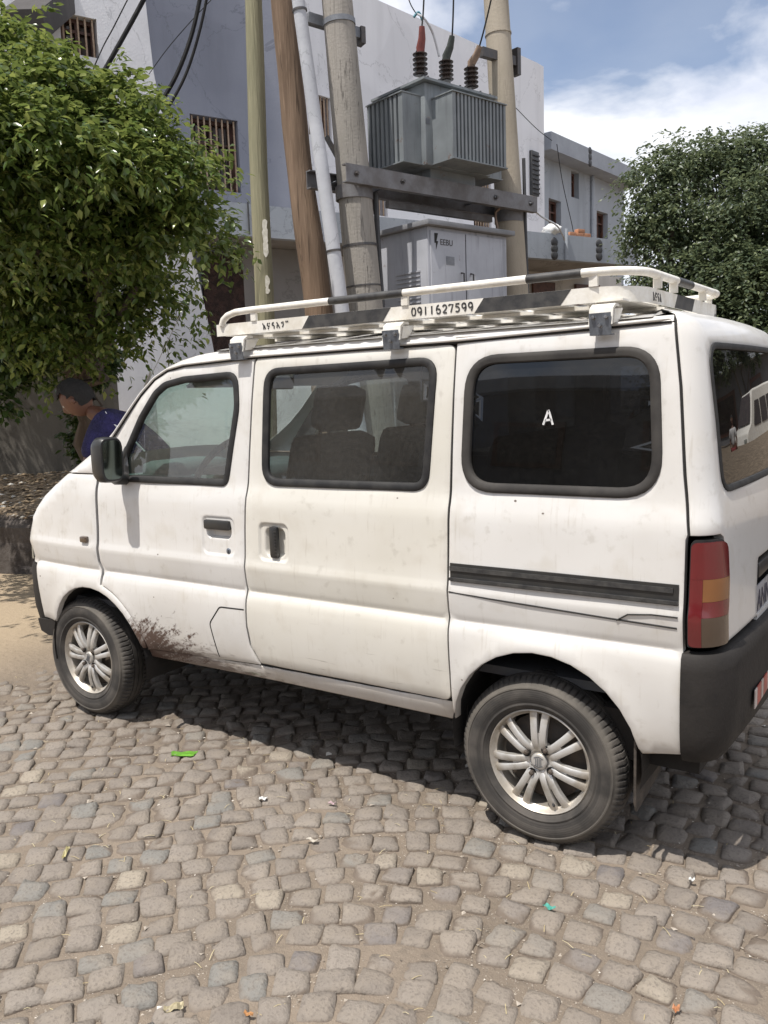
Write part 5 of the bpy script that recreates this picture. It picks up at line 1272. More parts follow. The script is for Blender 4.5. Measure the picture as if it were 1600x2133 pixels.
pG, _, _ = pole('wooden_pole', 'slim greenish wooden pole with peeling pale patches, leftmost of the poles', at(549, 620, 9.6), at(529, 10, 9.6), .103, .090, M['pole_green'], wob=.15)
pW, _, _ = pole('wooden_pole', 'brown weathered wooden pole leaning left between the green pole and the white pipe', at(655, 600, 9.4), at(588, 10, 9.4), .150, .122, M['pole_brown'], wob=.3)
pP, bP, dP = pole('steel_pipe', 'pale grey pipe leaning against the thick concrete pole', at(706, 600, 8.75), at(622, 5, 8.75), .073, .062, M['pvc'], group=None)
pP['category'] = 'pipe'
# peeled patch on the green pole
def pol_pt(a, b, v): 
    s_ = (a[1]-v)/(a[1]-b[1]); return (a[0]+(b[0]-a[0])*s_, v)
b = MB(); rg = np.random.default_rng(3)
for (v0, v1) in ((455, 480), (470, 510), (500, 535), (575, 600), (600, 612)):
    u0 = 549-(620-v0)*20/610+8; q = at(u0, (v0+v1)/2, 9.6-.102); dd = .03; h_ = (at(u0, v0, 9.5)-at(u0, v1, 9.5)).length
    lp = [(dd*math.cos(t)*(1+rg.uniform(-.3, .3)), h_/2*math.sin(t)*(1+rg.uniform(-.2, .2))) for t in np.linspace(0, 2*PI, 12)[:-1]]; rt_ = Vector((.83, .56, 0)); b.prism(lp, q, rt_, Z_, Vector((.56, -.83, 0))*-.012)
b.obj('peeled_patch', simple('peeled_white', (.62, .60, .54), (.45, .43, .36), 20, .8, .2), pG)
def on_pole(base, d, z): return base+d*((z-base.z)/d.z)
zL = lambda v, u=740, D=9: at(u, v, D).z
for v, h in ((48, .05), (514, .025), (598, .015)):
    band_on(pL, on_pole(bL, dL, zL(v)), dL, .155+(.027*(v/600)), h, M['band'] if v > 100 else M['galv'])
for v in (22, 524):
    band_on(pP, on_pole(bP, dP, at(660, v, 8.75).z), dP, .066+.008*(v/600), .02, M['band'])
for v in (72,): band_on(pR, on_pole(bR_, dR, at(1040, v, 10.6).z), dR, .148, .02, M['conc2'])
# cross arm behind the left pole
E1 = Vector((PRa.x-PLa.x, PRa.y-PLa.y, 0)).normalized(); E2 = Vector((E1.y, -E1.x, 0))
pc = on_pole(bL, dL, zL(50)); ca = thing('cross_arm', 'short steel cross arm tied to the thick concrete pole near the top of the picture', 'cross arm', pc)
a_, b_ = at(640, 38, 9.1), at(752, 72, 9.35); axx = (b_-a_).normalized(); b = MB(); b.box((a_+b_)/2, ((b_-a_).length, .08, .10), (axx, Z_.cross(axx).normalized(), axx.cross(Z_.cross(axx).normalized()))); b.obj('arm', M['galv'], ca)
b = MB(); b.box(b_-Z_*.02, (.05, .12, .16), (axx, Z_.cross(axx).normalized(), Z_)); b.obj('end_plate', M['band'], ca)
a_, b_ = at(680, 285, 9.15), at(702, 325, 9.15); b = MB(); b.tube([a_, b_], .03, 6); b.obj('strut', M['band'], ca)
a_ = at(1002, 108, 10.3); b_ = at(1075, 130, 10.75); cb_ = thing('cross_arm', 'rusty cross arm tied to the tan concrete pole above the transformer', 'cross arm', a_)
axx = (b_-a_).normalized(); b = MB(); b.box((a_+b_)/2, ((b_-a_).length, .07, .10), (axx, Z_.cross(axx).normalized(), Z_)); b.obj('arm', M['band'], cb_); b = MB(); b.box(b_, (.06, .1, .30), (axx, Z_.cross(axx).normalized(), Z_)); b.obj('end_plate', M['band'], cb_)

# ------------------------------------------------------------------ transformer on its beam
def pol(P, off): return Vector((P.x, P.y, 0))+off
zbm = at(735, 367, 8.8).z
cL = on_pole(bL, dL, zbm); cR = on_pole(bR_, dR, zbm)
bt = thing('transformer_beam', 'rusty grey steel channel beams bolted across the two concrete poles', 'beam', Vector((cL.x, cL.y, zbm)))
M['beam'] = simple('grey_beam', (.185, .185, .195), (.125, .118, .118), 6, .6, .2, metal=.2)
def channel(p0, p1, h, w_, nrm, name='channel'):
    ax = (p1-p0).normalized(); t_ = .012; b = MB(); L_ = (p1-p0).length; m_ = (p0+p1)/2
    b.box(m_, (L_, t_, h), (ax, nrm, Z_)); b.box(m_+Z_*(h/2-t_/2)-nrm*(w_/2+t_/2), (L_, w_, t_), (ax, nrm, Z_)); b.box(m_-Z_*(h/2-t_/2)-nrm*(w_/2+t_/2), (L_, w_, t_), (ax, nrm, Z_)); return b.obj(name, M['beam'], bt, 20)
ax_b = Vector((cR.x-cL.x, cR.y-cL.y, 0)).normalized(); nb = Vector((ax_b.y, -ax_b.x, 0))
f0 = Vector((cL.x, cL.y, zbm))+nb*.245-ax_b*.28; f1 = Vector((cR.x, cR.y, zbm))+nb*.245+ax_b*.22
channel(f0, f1, .175, .06, nb); channel(f0-nb*.46-ax_b*.15, f1-nb*.46, .175, .06, -nb)
for p_, sg in ((f0, 1), (f1, -1)):
    for k in (.12, .72):
        b = MB(); b.lathe([(0, .035), (.016, .035), (.018, .005), (.032, .005), (.032, 0)], p_+ax_b*sg*k+nb*.008, nb, 6); b.obj('bolt', M['band'], bt)
        b = MB(); b.tube([p_+ax_b*sg*(k+.02)+nb*.03, p_+ax_b*sg*(k+.02)-nb*.52], .010, 6); b.obj('tie_rod', M['galv'], bt)
# lower brace
lo_ = MB(); g0 = at(820, 425, 9.4); lo_.box(Vector((g0.x, g0.y, g0.z))+ax_b*.75-nb*.05, (1.6, .06, .07), (ax_b, nb, Z_)); lo_.obj('brace', M['beam'], bt)
for cc, r_ in ((cL, .178), (cR, .160)):
    b = MB(); b.lathe([(r_, -.19), (r_+.012, -.19), (r_+.012, -.06), (r_, -.06)], Vector((cc.x, cc.y, zbm)), Z_, 28); b.obj('collar', M['beam'], bt)
K0 = at(888, 330, 9.25); ztop = at(880, 163, 9.25).z; zbot = at(888, 352, 9.3).z
tf = thing('transformer', 'grey power transformer with ribbed radiators and three bushings, mounted on the beam between concrete poles', 'transformer', Vector((K0.x, K0.y, zbm+.1)))
def metalmat(name, a, b_):
    g = G(name); n = g.noise(3, 6); v = g.noise(1, 6, g.map((14, 14, 1.3))); r_ = g.noise(7, 7, rough=.7)
    c = g.mix(g.step(n, .3, .7), a, b_); c = g.mix(g.M('MULTIPLY', g.step(v, .52, .7), .5), c, tuple(q*.5 for q in b_)); c = g.mix(g.M('MULTIPLY', g.step(r_, .62, .70), .75), c, (.13, .07, .045))
    return g.done(g.bsdf(c, .5, 0, g.bump(n, .1, .01), .45))
M['tf'] = metalmat('transformer_grey', (.205, .225, .235), (.155, .17, .18))
K = Vector((K0.x, K0.y, 0)); TL_, TW = .98, .74
def tbox(e1a, e1b, e2a, e2b, z0, z1, bev=.0): b = MB(); c_ = K+E1*((e1a+e1b)/2)-E2*((e2a+e2b)/2)+Z_*((z0+z1)/2); b.box(c_, (e1b-e1a, e2b-e2a, z1-z0), (E1, E2, Z_), bev); return b
zr1 = at(848, 188, 9.1).z; zr0 = at(848, 332, 9.1).z
tbox(0, TL_, 0, TW, zr0-.02, ztop-.03, .02).obj('tank', M['tf'], tf)
tbox(.15, TL_-.15, .10, TW-.10, zbm+.09, zr0-.0).obj('base', M['tf'], tf)
tbox(-.06, TL_+.06, -.06, TW+.06, ztop-.03, ztop-.005).obj('lid', M['tf'], tf)
for k in range(7):
    for e2_ in (-.035, TW+.035):
        b = MB(); b.lathe([(0, .02), (.012, .02), (.012, 0)], K+E1*(.02+k*.155)-E2*e2_+Z_*(ztop-.006), Z_, 6); b.obj('lid_bolt', M['band'], tf)
def ribs(e_a, e_b, along, out_dir, org, z0, z1, depth, n, name='radiator'):
    """corrugated radiator: a block whose outer face is folded into fins"""
    b = MB(); Lr = e_b-e_a; V = []; pr = []
    for i in range(n):
        p0 = e_a+Lr*i/n; w_ = Lr/n; pr += [(p0+w_*.05, depth-.055), (p0+w_*.30, depth-.055), (p0+w_*.38, depth), (p0+w_*.92, depth), (p0+w_*.99, depth-.055)]
    poly = [(e_a, 0)]+[(e_a, depth)]+pr[2:-2]+[(e_b, depth), (e_b, 0)]
    b.prism(poly, org+Z_*z0, along, out_dir, Z_*(z1-z0)); o = b.obj(name, M['tf'], tf, 20)
    for zz_ in (z0-.012, z1):
        b = MB(); b.box(org+along*((e_a+e_b)/2)+out_dir*(depth/2+.005)+Z_*(zz_+.006), (Lr+.02, depth+.02, .012), (along, out_dir, Z_)); b.obj('radiator_edge', M['tf'], tf)
    return o
ribs(.10, .90, E1, E2, K, zr0, zr1-.03, .30, 15)
ribs(.07, .64, -E2, -E1, K, zr0, zr1, .25, 8)
ribs(.10, .90, E1, -E2, K-E2*TW, zr0, zr1-.03, .25, 15)
ribs(.07, .64, -E2, E1, K+E1*TL_, zr0, zr1, .25, 8)
M['porc'] = simple('dark_brown_porcelain', (.035, .028, .026), (.06, .045, .04), 12, .25, .05)
caps = [simple('red_tape_cap', (.22, .055, .045), (.15, .04, .035), 20, .7, .3), simple('green_black_cap', (.055, .065, .06), (.03, .035, .03), 20, .7, .3), simple('brown_tape_cap', (.24, .17, .12), (.16, .11, .08), 20, .7, .3)]
wires = []
for k, (u, vb, vt, uc, vc, D) in enumerate(((876, 155, 105, 879, 55, 9.55), (930, 166, 122, 942, 75, 9.75), (982, 181, 136, 999, 96, 9.95))):
    p0 = at(u, vb+3, D); p1 = at(u, vt, D); h_ = (p1-p0).length; pr = [(0, 0), (.05, 0)]
    for j in range(5): z_ = h_*(j+.15)/5.2; pr += [(.040, z_), (.078, z_+h_*.02), (.080, z_+h_*.05), (.042, z_+h_*.12)]
    pr += [(.045, h_*.97), (0, h_)]; b = MB(); b.lathe(pr, p0, Z_, 20); bu = b.obj('bushing', M['porc'], tf, 40)
    p2 = at(uc, vc, D-.05); b = MB(); mid_ = (p1+p2)/2+Vector((.01, 0, 0)); b.tube([p1-Z_*.03, p1+Z_*.02, mid_, p2], [.05, .055, .046, .035], 10, flat=.8); b.obj('bushing_cap', caps[k], tf, 40); wires.append(p2)
b = MB(); q_ = K+E1*.25-E2*.45+Z_*(ztop); b.tube([q_, q_+Z_*.07, q_+Z_*.08+E2*.1], .03, 8); b.obj('oil_filler', M['wallA'], tf)
b = MB(); b.box(K+Z_*((zr0+ztop)/2)+E1*.03-E2*-.004, (.06, .004, .06), (E1, E2, Z_)); b.obj('nameplate', M['galv'], tf)

# ------------------------------------------------------------------ cabinet under it
CK = at(890, 470, 9.1); cz1 = CK.z; zc0 = .8
E1c = (Vector((1, 0, 0))*(at(1055, 492, 10.0)-CK).x+Y_*(at(1055, 492, 10.0)-CK).y).normalized(); E2c = Vector((E1c.y, -E1c.x, 0))
CL_ = (Vector(((at(1055, 492, 10.0)-CK).x, (at(1055, 492, 10.0)-CK).y, 0))).length
cabt = thing('electrical_cabinet', 'grey double door electrical cabinet standing below the transformer', 'electrical cabinet', Vector((CK.x, CK.y, zc0)))
M['cab'] = metalmat('cabinet_grey', (.37, .38, .415), (.31, .32, .35)); M['cabside'] = M['cab']
Kc = Vector((CK.x, CK.y, 0)); 
def cbox(a, b_, c_, d_, z0, z1, bev=0): b = MB(); b.box(Kc+E1c*((a+b_)/2)-E2c*((c_+d_)/2)+Z_*((z0+z1)/2), (b_-a, d_-c_, z1-z0), (E1c, E2c, Z_), bev); return b
cbox(0, CL_, 0, .80, zc0, cz1, .01).obj('body', M['cab'], cabt)
cbox(-.06, CL_+.06, -.08, .88, cz1+.001, cz1+.055, .01).obj('roof', simple('cabinet_roof_grey', (.22, .225, .24), (.16, .165, .175), 3, .6, .1), cabt)
for a0, a1 in ((.03, CL_*.44), (CL_*.44+.016, CL_-.03)):
    dr = cbox(a0, a1, -.018, -.001, zc0+.1, cz1-.04, .004).obj('door', M['cab'], cabt)
    hx = a1-.07 if a0 < .1 else a0+.06; b = MB(); zh = at(950, 580, 9.3).z; b.tube([Kc+E1c*hx+E2c*.018+Z_*(zh+.07), Kc+E1c*hx+E2c*.06+Z_*(zh+.06), Kc+E1c*hx+E2c*.06+Z_*(zh-.06), Kc+E1c*hx+E2c*.018+Z_*(zh-.07)], .010, 6); h_ = b.obj('handle', M['band'], dr); h_.location = (0, 0, 0)
cbox(CL_*.44+.002, CL_*.44+.014, -.006, -.0005, zc0+.1, cz1-.04).obj('door_gap', M['seal'], cabt)
for r_ in range(9):
    for zb_ in (.72, .30):
        z_ = cz1-.45-r_*.045-(.9 if zb_ < .5 else 0); 
        if z_ > zc0+.15: cbox(-.012, 0, .12, .50, z_, z_+.016).obj('louvre', M['cab'], cabt)
text_mesh('EEBU', .085, M['band'], cabt, Kc+E1c*.16+E2c*.0195+Z_*(at(915, 508, 9.15).z), E1c, Z_, 'door_lettering')
b = MB(); q_ = Kc+E1c*.08+E2c*.0195+Z_*(at(905, 512, 9.15).z); b.prism([(0, .13), (.055, .13), (.03, .05), (.055, .05), (.02, -.04), (.022, .03), (.0, .03)], q_, E1c, Z_, E2c*.001); b.obj('logo_mark', M['seal'], cabt)
cbox(CL_*.20, CL_*.30, -.021, -.0185, at(925, 550, 9.2).z, at(925, 538, 9.2).z+.03).obj('label_plate', M['galv'], cabt)

# conduit on the right pole and cables
cd = thing('conduit', 'thin dark conduit running down the right side of the tan concrete pole', 'conduit', at(1098, 610, 10.6))
b = MB(); b.tube([at(1091, 330, 10.62), at(1093, 420, 10.62), at(1097, 560, 10.62), at(1101, 640, 10.62), at(1108, 760, 10.62)], .022, 8); b.obj('pipe', M['pipe'], cd)
cd2 = thing('conduit', 'dark conduit running up the right side of the thick concrete pole', 'conduit', at(790, 610, 9.1))
b = MB(); b.tube([at(783, 400, 9.08), at(786, 480, 9.08), at(791, 560, 9.08), at(797, 640, 9.08)], .028, 8); b.obj('pipe', M['pipe'], cd2)
M['cable'] = simple('black_cable', (.012, .012, .014), (.02, .02, .02), 10, .8, .05, spec=.15); M['wcable'] = simple('white_cable', (.6, .62, .65), (.5, .5, .52), 10, .5, .05)
def cable(name, label, pts, r_, mat, group=None):
    P = np.array([tuple(p) for p in pts]); n = len(P)
    if n > 2:
        out_ = []
        for i in range(n-1):
            p0, p1, p2, p3 = P[max(i-1, 0)], P[i], P[i+1], P[min(i+2, n-1)]
            for k in range(8): t = k/8; out_.append(.5*((2*p1)+(-p0+p2)*t+(2*p0-5*p1+4*p2-p3)*t*t+(-p0+3*p1-3*p2+p3)*t**3))
        out_.append(P[-1]); P = np.array(out_)
    o = MB().tube([Vector(p) for p in P], r_, 6).obj(name, mat, None, 60); tag(o, label, 'cable', group); return o
hi = lambda u, v, D: at(u, v, D)
cable('power_line', 'thin wire rising from the red capped left bushing of the transformer', [wires[0], hi(882, 20, 9.6), hi(885, -60, 9.6), hi(890, -260, 9.6)], .009, M['cable'])
cable('power_line', 'thin wire rising from the middle bushing of the transformer', [wires[1], hi(944, 30, 9.7), hi(946, -60, 9.7), hi(950, -260, 9.7)], .009, M['cable'])
cable('power_line', 'thin wire slanting up right from the brown right bushing of the transformer', [wires[2], hi(1010, 55, 9.9), hi(1025, -10, 9.9), hi(1060, -180, 9.9)], .009, M['cable'])
cable('loose_cable', 'white cable curving from the teal clamp down to the middle bushing', [hi(868, 28, 9.6), hi(885, 40, 9.6), hi(902, 70, 9.7), hi(915, 118, 9.75)], .012, M['wcable'])
cable('loose_cable', 'short teal cable clamp above the red bushing', [hi(862, 36, 9.6), hi(872, 26, 9.6), hi(880, 42, 9.6)], .014, simple('teal', (.05, .22, .27), (.04, .15, .2), 9, .5, .05))
cable('loose_cable', 'faint wire running straight up left of the red bushing', [hi(868, 30, 9.6), hi(852, 0, 9.6), hi(840, -60, 9.6)], .006, M['cable'])
cable('power_cable', 'thick black cable crossing the white wall above the tree, leftmost thick one', [hi(150, 260, 8.0), hi(200, 178, 8.0), hi(243, 102, 8.0), hi(272, 50, 8.0), hi(300, -2, 8.0), hi(340, -80, 8.0)], .021, M['cable'])
cable('power_cable', 'thick black cable sagging into the tree across the grey wall, left of a pair', [hi(230, 360, 8.0), hi(290, 285, 8.0), hi(346, 196, 8.0), hi(375, 140, 8.0), hi(400, 70, 8.0), hi(417, -5, 8.0), hi(432, -90, 8.0)], .020, M['cable'])
cable('power_cable', 'thick black cable sagging into the tree across the grey wall, right of a pair', [hi(245, 370, 8.0), hi(305, 295, 8.0), hi(360, 208, 8.0), hi(390, 148, 8.0), hi(414, 72, 8.0), hi(431, -5, 8.0), hi(445, -90, 8.0)], .014, M['cable'])
cable('thin_wire', 'thin wire crossing the white wall left of the thick cable', [hi(150, 250, 8.4), hi(208, 112, 8.4), hi(235, 60, 8.4), hi(268, -5, 8.4)], .006, M['cable'])
cable('thin_wire', 'faint thin wire crossing diagonally behind the pair of thick cables', [hi(310, 155, 9), hi(350, 100, 9), hi(400, 42, 9), hi(440, 0, 9)], .004, M['cable'])
cable('thin_wire', 'thin wire from the tall building corner down to the house fascia at the right', [hi(1075, 225, 17), hi(1120, 270, 18), hi(1165, 305, 20), hi(1215, 350, 22)], .007, M['cable'])
cable('loose_cable', 'pale cable looping from the right pole to the balcony parapet', [hi(1098, 425, 11), hi(1130, 452, 13), hi(1160, 470, 14.5), hi(1172, 490, 15.4), hi(1176, 500, 15.6)], .014, M['wcable'])
cable('loose_cable', 'brown rag and wire hanging below the right end of the beam', [hi(1030, 415, 10.3), hi(1040, 432, 10.3), hi(1032, 445, 10.3), hi(1036, 476, 10.3)], .018, caps[2])
cable('thin_wire', 'thin dark wire hanging down the grey house wall beside its small window', [hi(1160, 300, 18.8), hi(1172, 380, 18.9), hi(1192, 470, 19), hi(1196, 498, 19)], .008, M['cable'])

# ------------------------------------------------------------------ trees
def leafmat(name, a, b, hi_, tr=.35, rough=.32):
    g = G(name); isl = g.node('ShaderNodeNewGeometry', 8); oi = g.node('ShaderNodeObjectInfo', 5); r_ = g.M('FRACT', g.M('ADD', isl, oi)); r2 = g.M('FRACT', g.M('MULTIPLY', r_, 37.))
    c = g.mix(r_, a, b); c = g.mix(g.step(r2, .62, .95), c, hi_)
    p = g.bsdf(c, rough, 0, None, .5); t = g.node('ShaderNodeBsdfTranslucent', 0, i_Color=g.mix(.5, c, hi_))
    ms = g.node('ShaderNodeMixShader', 0); n = ms.node; n.inputs[0].default_value = tr; g.put(n.inputs[1], p); g.put(n.inputs[2], t); return g.done(ms)
M['leaf'] = leafmat('glossy_leaf', (.050, .090, .020), (.088, .142, .032), (.27, .31, .085), .40, .24)
M['leaf2'] = leafmat('far_leaf', (.060, .088, .050), (.100, .132, .072), (.20, .235, .12), .40, .42)  # leaf colours greyed to stand in for distance haze
M['leaf3'] = leafmat('bush_leaf', (.03, .055, .015), (.05, .09, .025), (.10, .15, .04), .25, .35)
M['bark'] = woodmat('grey_bark', (.13, .105, .085), (.07, .055, .045), .5)
def leaf_block(pos, L_, W_, nrm_dir, seed, droop=.6, twist=1.0):
    """n leaves -> verts, faces; every leaf a folded, pointed blade hanging from its stalk"""
    rg = np.random.default_rng(seed); n = len(pos); pos = np.asarray(pos)
    th = rg.uniform(0, 2*PI, n); d = np.stack([np.cos(th), np.sin(th), -rg.uniform(.2, 1.8, n)*droop], 1); d = d*.8+nrm_dir*.5; d /= np.linalg.norm(d, axis=1)[:, None]
    up = np.stack([rg.normal(0, .5, n), rg.normal(0, .5, n), np.ones(n)], 1); s_ = np.cross(d, up); s_ /= np.linalg.norm(s_, axis=1)[:, None]+1e-9; nn = np.cross(s_, d)
    Lr = L_*rg.uniform(.65, 1.2, n)[:, None]; Wr = W_*rg.uniform(.7, 1.2, n)[:, None]
    p0 = pos; m1 = pos+d*Lr*.38; m2 = pos+d*Lr*.70; p3 = pos+d*Lr-nn*Lr*.10
    v = np.stack([p0, m1+s_*Wr*.5+nn*Wr*.14, m2+s_*Wr*.36+nn*Wr*.08, p3, m2-s_*Wr*.36+nn*Wr*.08, m1-s_*Wr*.5+nn*Wr*.14, m1, m2-nn*Lr*.03], 1)
    V = v.reshape(-1, 3); base = (np.arange(n)*8)[:, None]
    quads = [(0, 1, 6), (0, 6, 5)]; q4 = [(1, 2, 7, 6), (6, 7, 4, 5)]; t3 = [(2, 3, 7), (7, 3, 4)]
    return V, base, quads+t3, q4, v
def fast_mesh(name, V, base, tris, quads, mat):
    me = bpy.data.meshes.new(name); T = (base[:, None, :]+np.array(tris)[None]).reshape(-1); Q = (base[:, None, :]+np.array(quads)[None]).reshape(-1)
    nt_, nq = len(T)//3, len(Q)//4; me.vertices.add(len(V)); me.vertices.foreach_set('co', V.astype(np.float32).ravel()); me.loops.add(len(T)+len(Q)); me.loops.foreach_set('vertex_index', np.concatenate([T, Q]).astype(np.int32))
    me.polygons.add(nt_+nq); ls_ = np.concatenate([np.arange(nt_)*3, nt_*3+np.arange(nq)*4]); me.polygons.foreach_set('loop_start', ls_.astype(np.int32)); me.polygons.foreach_set('use_smooth', np.ones(nt_+nq, bool))
    me.update(calc_edges=True); me.validate(); me.materials.append(mat); return me
def crown_points(blobs, n_cl, per, spread, seed, inner=.45, tail=0.0, clump=.5):
    """leafy shoots gathered in clumps that sit on the surface of ellipsoidal blobs"""
    rg = np.random.default_rng(seed); wts = np.array([b[1][0]*b[1][2] for b in blobs]); wts /= wts.sum(); P = []; D = []; subs = []
    for b_ in blobs:
        c, r_ = b_; ns = max(3, int(9*r_[0]/(clump*.62)))
        for k in range(min(ns, 16)):
            d = rg.normal(0, 1, 3); d /= np.linalg.norm(d); q = np.array(c)+d*np.array(r_)*rg.uniform(.50, .78); s_ = min(clump*rg.uniform(.5, 1.0), r_[0]*.55); subs.append((q, s_*np.array([1, 1, .62])))
    w2 = np.array([b[1][0]**2 for b in subs]); w2 /= w2.sum()
    for ci in range(n_cl):
        c, r_ = subs[rg.choice(len(subs), p=w2)]; d = rg.normal(0, 1, 3); d[2] += .35; d /= np.linalg.norm(d); k = rg.uniform(inner, 1)**.5
        q = np.array(c)+d*np.array(r_)*k; m_ = int(per*rg.uniform(.5, 1.5)); s_ = spread*rg.uniform(.35, 1.0)
        dh = np.array([d[0], d[1], max(-.2, d[2])*.7+rg.normal(0, .25)]); l_ = tail*rg.uniform(.5, 1.7); t = rg.uniform(0, 1, (m_, 1))
        off = rg.normal(0, 1, (m_, 3))*[s_, s_, s_*.7]+dh*l_*t*1.1-np.array([0, 0, 1])*l_*t**2*rg.uniform(.5, 1.5); P.append(q+off); D.append(np.repeat(d[None], m_, 0))
    return np.concatenate(P), np.concatenate(D)
def limb(b, p0, p1, r0, r1, seed, kink=.15):
    rg = np.random.default_rng(seed); K_ = 7; P = []
    for i in range(K_+1):
        t = i/K_; q = p0+(p1-p0)*t; q = q+Vector(rg.normal(0, 1, 3))*kink*(p1-p0).length*.25*math.sin(PI*t); P.append(q)
    b.tube(P, [r0+(r1-r0)*i/K_ for i in range(K_+1)], 8)
def tree(name, label, base, blobs, n_cl, per, spread, L_, W_, mat, seed, trunk_r=.14, singles=0, cat='tree', tail=0., group=None, inner=.45, clump=.5):
    t_ = thing(name, label, cat, base, group)
    tb = MB(); cen = Vector(np.mean([b[0] for b in blobs], 0)); fork = base+(cen-base)*.45; limb(tb, base-Z_*.3, fork, trunk_r, trunk_r*.75, seed, .06)
    tb.obj('trunk', M['bark'], t_, 60)
    for i, (c, r_) in enumerate(blobs[:14]):
        lb = MB(); limb(lb, fork-(fork-base)*(.05*(i % 3)), Vector(c), trunk_r*.45, trunk_r*.12, seed+i, .3); lb.obj('limb', M['bark'], t_, 60)
    P, D = crown_points(blobs, n_cl, per, spread, seed, inner, tail, clump)
    if singles:
        dd = np.linalg.norm(P-np.array(CAM[:]), axis=1); vis_ = np.array([in_view(p, 0) for p in P]); idx = np.argsort(np.where(vis_, dd, 99)); 
        # take leaves spread over the nearest visible third, skip hidden ones
        pick = idx[:singles*3:3]; rest = np.ones(len(P), bool); rest[pick] = False
        Vp, bs, tr_, qd, v = leaf_block(P[pick], L_, W_, D[pick], seed+77)
        for k in range(len(pick)):
            me = None; vv = v[k]-v[k][0]; me = bpy.data.meshes.new('leaf'); me.from_pydata([tuple(q) for q in vv], [], tr_+qd); me.materials.append(mat); o = bpy.data.objects.new('leaf', me); COL.objects.link(o); o.parent = t_; o.location = Vector(v[k][0])-base
        P, D = P[rest], D[rest]
    V, bs, tr_, qd, v = leaf_block(P, L_, W_, D, seed+1); me = fast_mesh('crown', V, bs, tr_, qd, mat); o = bpy.data.objects.new('crown', me); COL.objects.link(o); o.parent = t_; o.location = -base; o['kind'] = 'stuff'
    return t_
def blob(u, v, D, r_, ry=None, rz=None):
    c = at(u, v, D); return (tuple(c), (r_, ry or r_, rz or r_*.8))
LB = [blob(20, 150, 5.7, .33), blob(-70, 130, 5.8, .42), blob(110, 205, 5.5, .33), blob(60, 290, 5.2, .40), blob(-90, 330, 5.3, .5), blob(215, 215, 5.6, .25), blob(268, 290, 5.4, .28), blob(170, 350, 5.1, .34), blob(325, 375, 5.3, .26),
      blob(60, 440, 5.5, .42), blob(-60, 520, 5.8, .5), blob(190, 470, 5.6, .32), blob(300, 470, 5.5, .27), blob(385, 440, 5.5, .19), blob(380, 330, 5.6, .16, rz=.10), blob(425, 305, 5.7, .08, rz=.06), blob(450, 378, 5.7, .10, rz=.05), blob(495, 374, 5.75, .06, rz=.04), blob(425, 490, 5.7, .17, rz=.18), blob(470, 505, 5.8, .10, rz=.12),
      blob(90, 590, 6.1, .42), blob(200, 590, 6.2, .36), blob(300, 575, 6.2, .26, rz=.24), blob(340, 645, 6.2, .12, rz=.20), blob(120, 670, 6.3, .27, rz=.28), blob(225, 670, 6.2, .20, rz=.22), blob(300, 690, 6.2, .10, rz=.18), blob(355, 700, 6.2, .05, rz=.09), blob(268, 725, 6.2, .06, rz=.12), blob(10, 640, 6.1, .33, rz=.4), blob(175, 725, 6.3, .14, rz=.28), blob(238, 745, 6.3, .05, rz=.15), blob(300, 225, 5.7, .13), blob(180, 170, 5.8, .15), blob(70, 110, 5.9, .14), blob(450, 440, 5.7, .10), blob(10, 60, 6.0, .15),
      blob(60, 380, 7.2, .8), blob(200, 430, 7.3, .6), blob(-120, 450, 7.2, .9), blob(100, 520, 8.0, .6), blob(-60, 560, 8.2, .8), blob(300, 460, 7.4, .36), blob(-250, 300, 6.8, .9), blob(-250, 550, 7.5, .9), blob(-200, 520, 9.0, .8), ((-4.15, .25, 3.05), (.6, .5, .4)), ((-4.0, .1, 2.8), (.35, .35, .3)), ((-6.4, 1.9, 3.5), (.8, .6, .5)), ((-7.1, 2.6, 3.2), (.7, .6, .5)), ((-5.4, .9, 3.3), (.8, .5, .4)), ((-8.0, 2.4, 2.9), (.9, .7, .6)), ((-8.6, 2.0, 4.2), (1.2, 1.0, .8)), ((-7.3, 2.5, 4.0), (.75, .8, .6)), ((-7.4, 1.2, 3.5), (1.0, .8, .6)), ((-8.8, 1.2, 3.2), (1.1, .9, .8)), ((-6.6, 2.9, 3.6), (.5, .6, .5))]  # hidden crown blobs added to shade the wall, bank and person
tb_ = at(215, 1010, 7.3); tb_.z = .75
tree('ficus_tree', 'large leafy green tree with drooping glossy leaves filling the left side', tb_, LB, 6400, 16, .036, .064, .030, M['leaf'], 21, .10, 300, tail=.15, clump=.24)
tree('ivy_bush', 'dark leafy bush hanging low at the left edge under the big tree', (lambda p: Vector((p.x, p.y, .7)))(at(-160, 980, 7.4)), [blob(15, 790, 6.6, .30, rz=.35), blob(-40, 700, 6.6, .4), blob(25, 720, 6.5, .22, rz=.25)], 330, 20, .06, .07, .035, M['leaf3'], 22, .04, cat='bush')
tree('climbing_ivy', 'dark ivy stem climbing behind the bent person at the left', (lambda p: Vector((p.x, p.y, .75)))(at(175, 985, 7.4)), [blob(175, 790, 7.3, .16, rz=.25), blob(165, 870, 7.3, .12, rz=.3), blob(170, 940, 7.3, .12, rz=.25), blob(205, 740, 7.2, .18, rz=.2)], 160, 16, .05, .06, .035, M['leaf3'], 23, .04, cat='ivy')
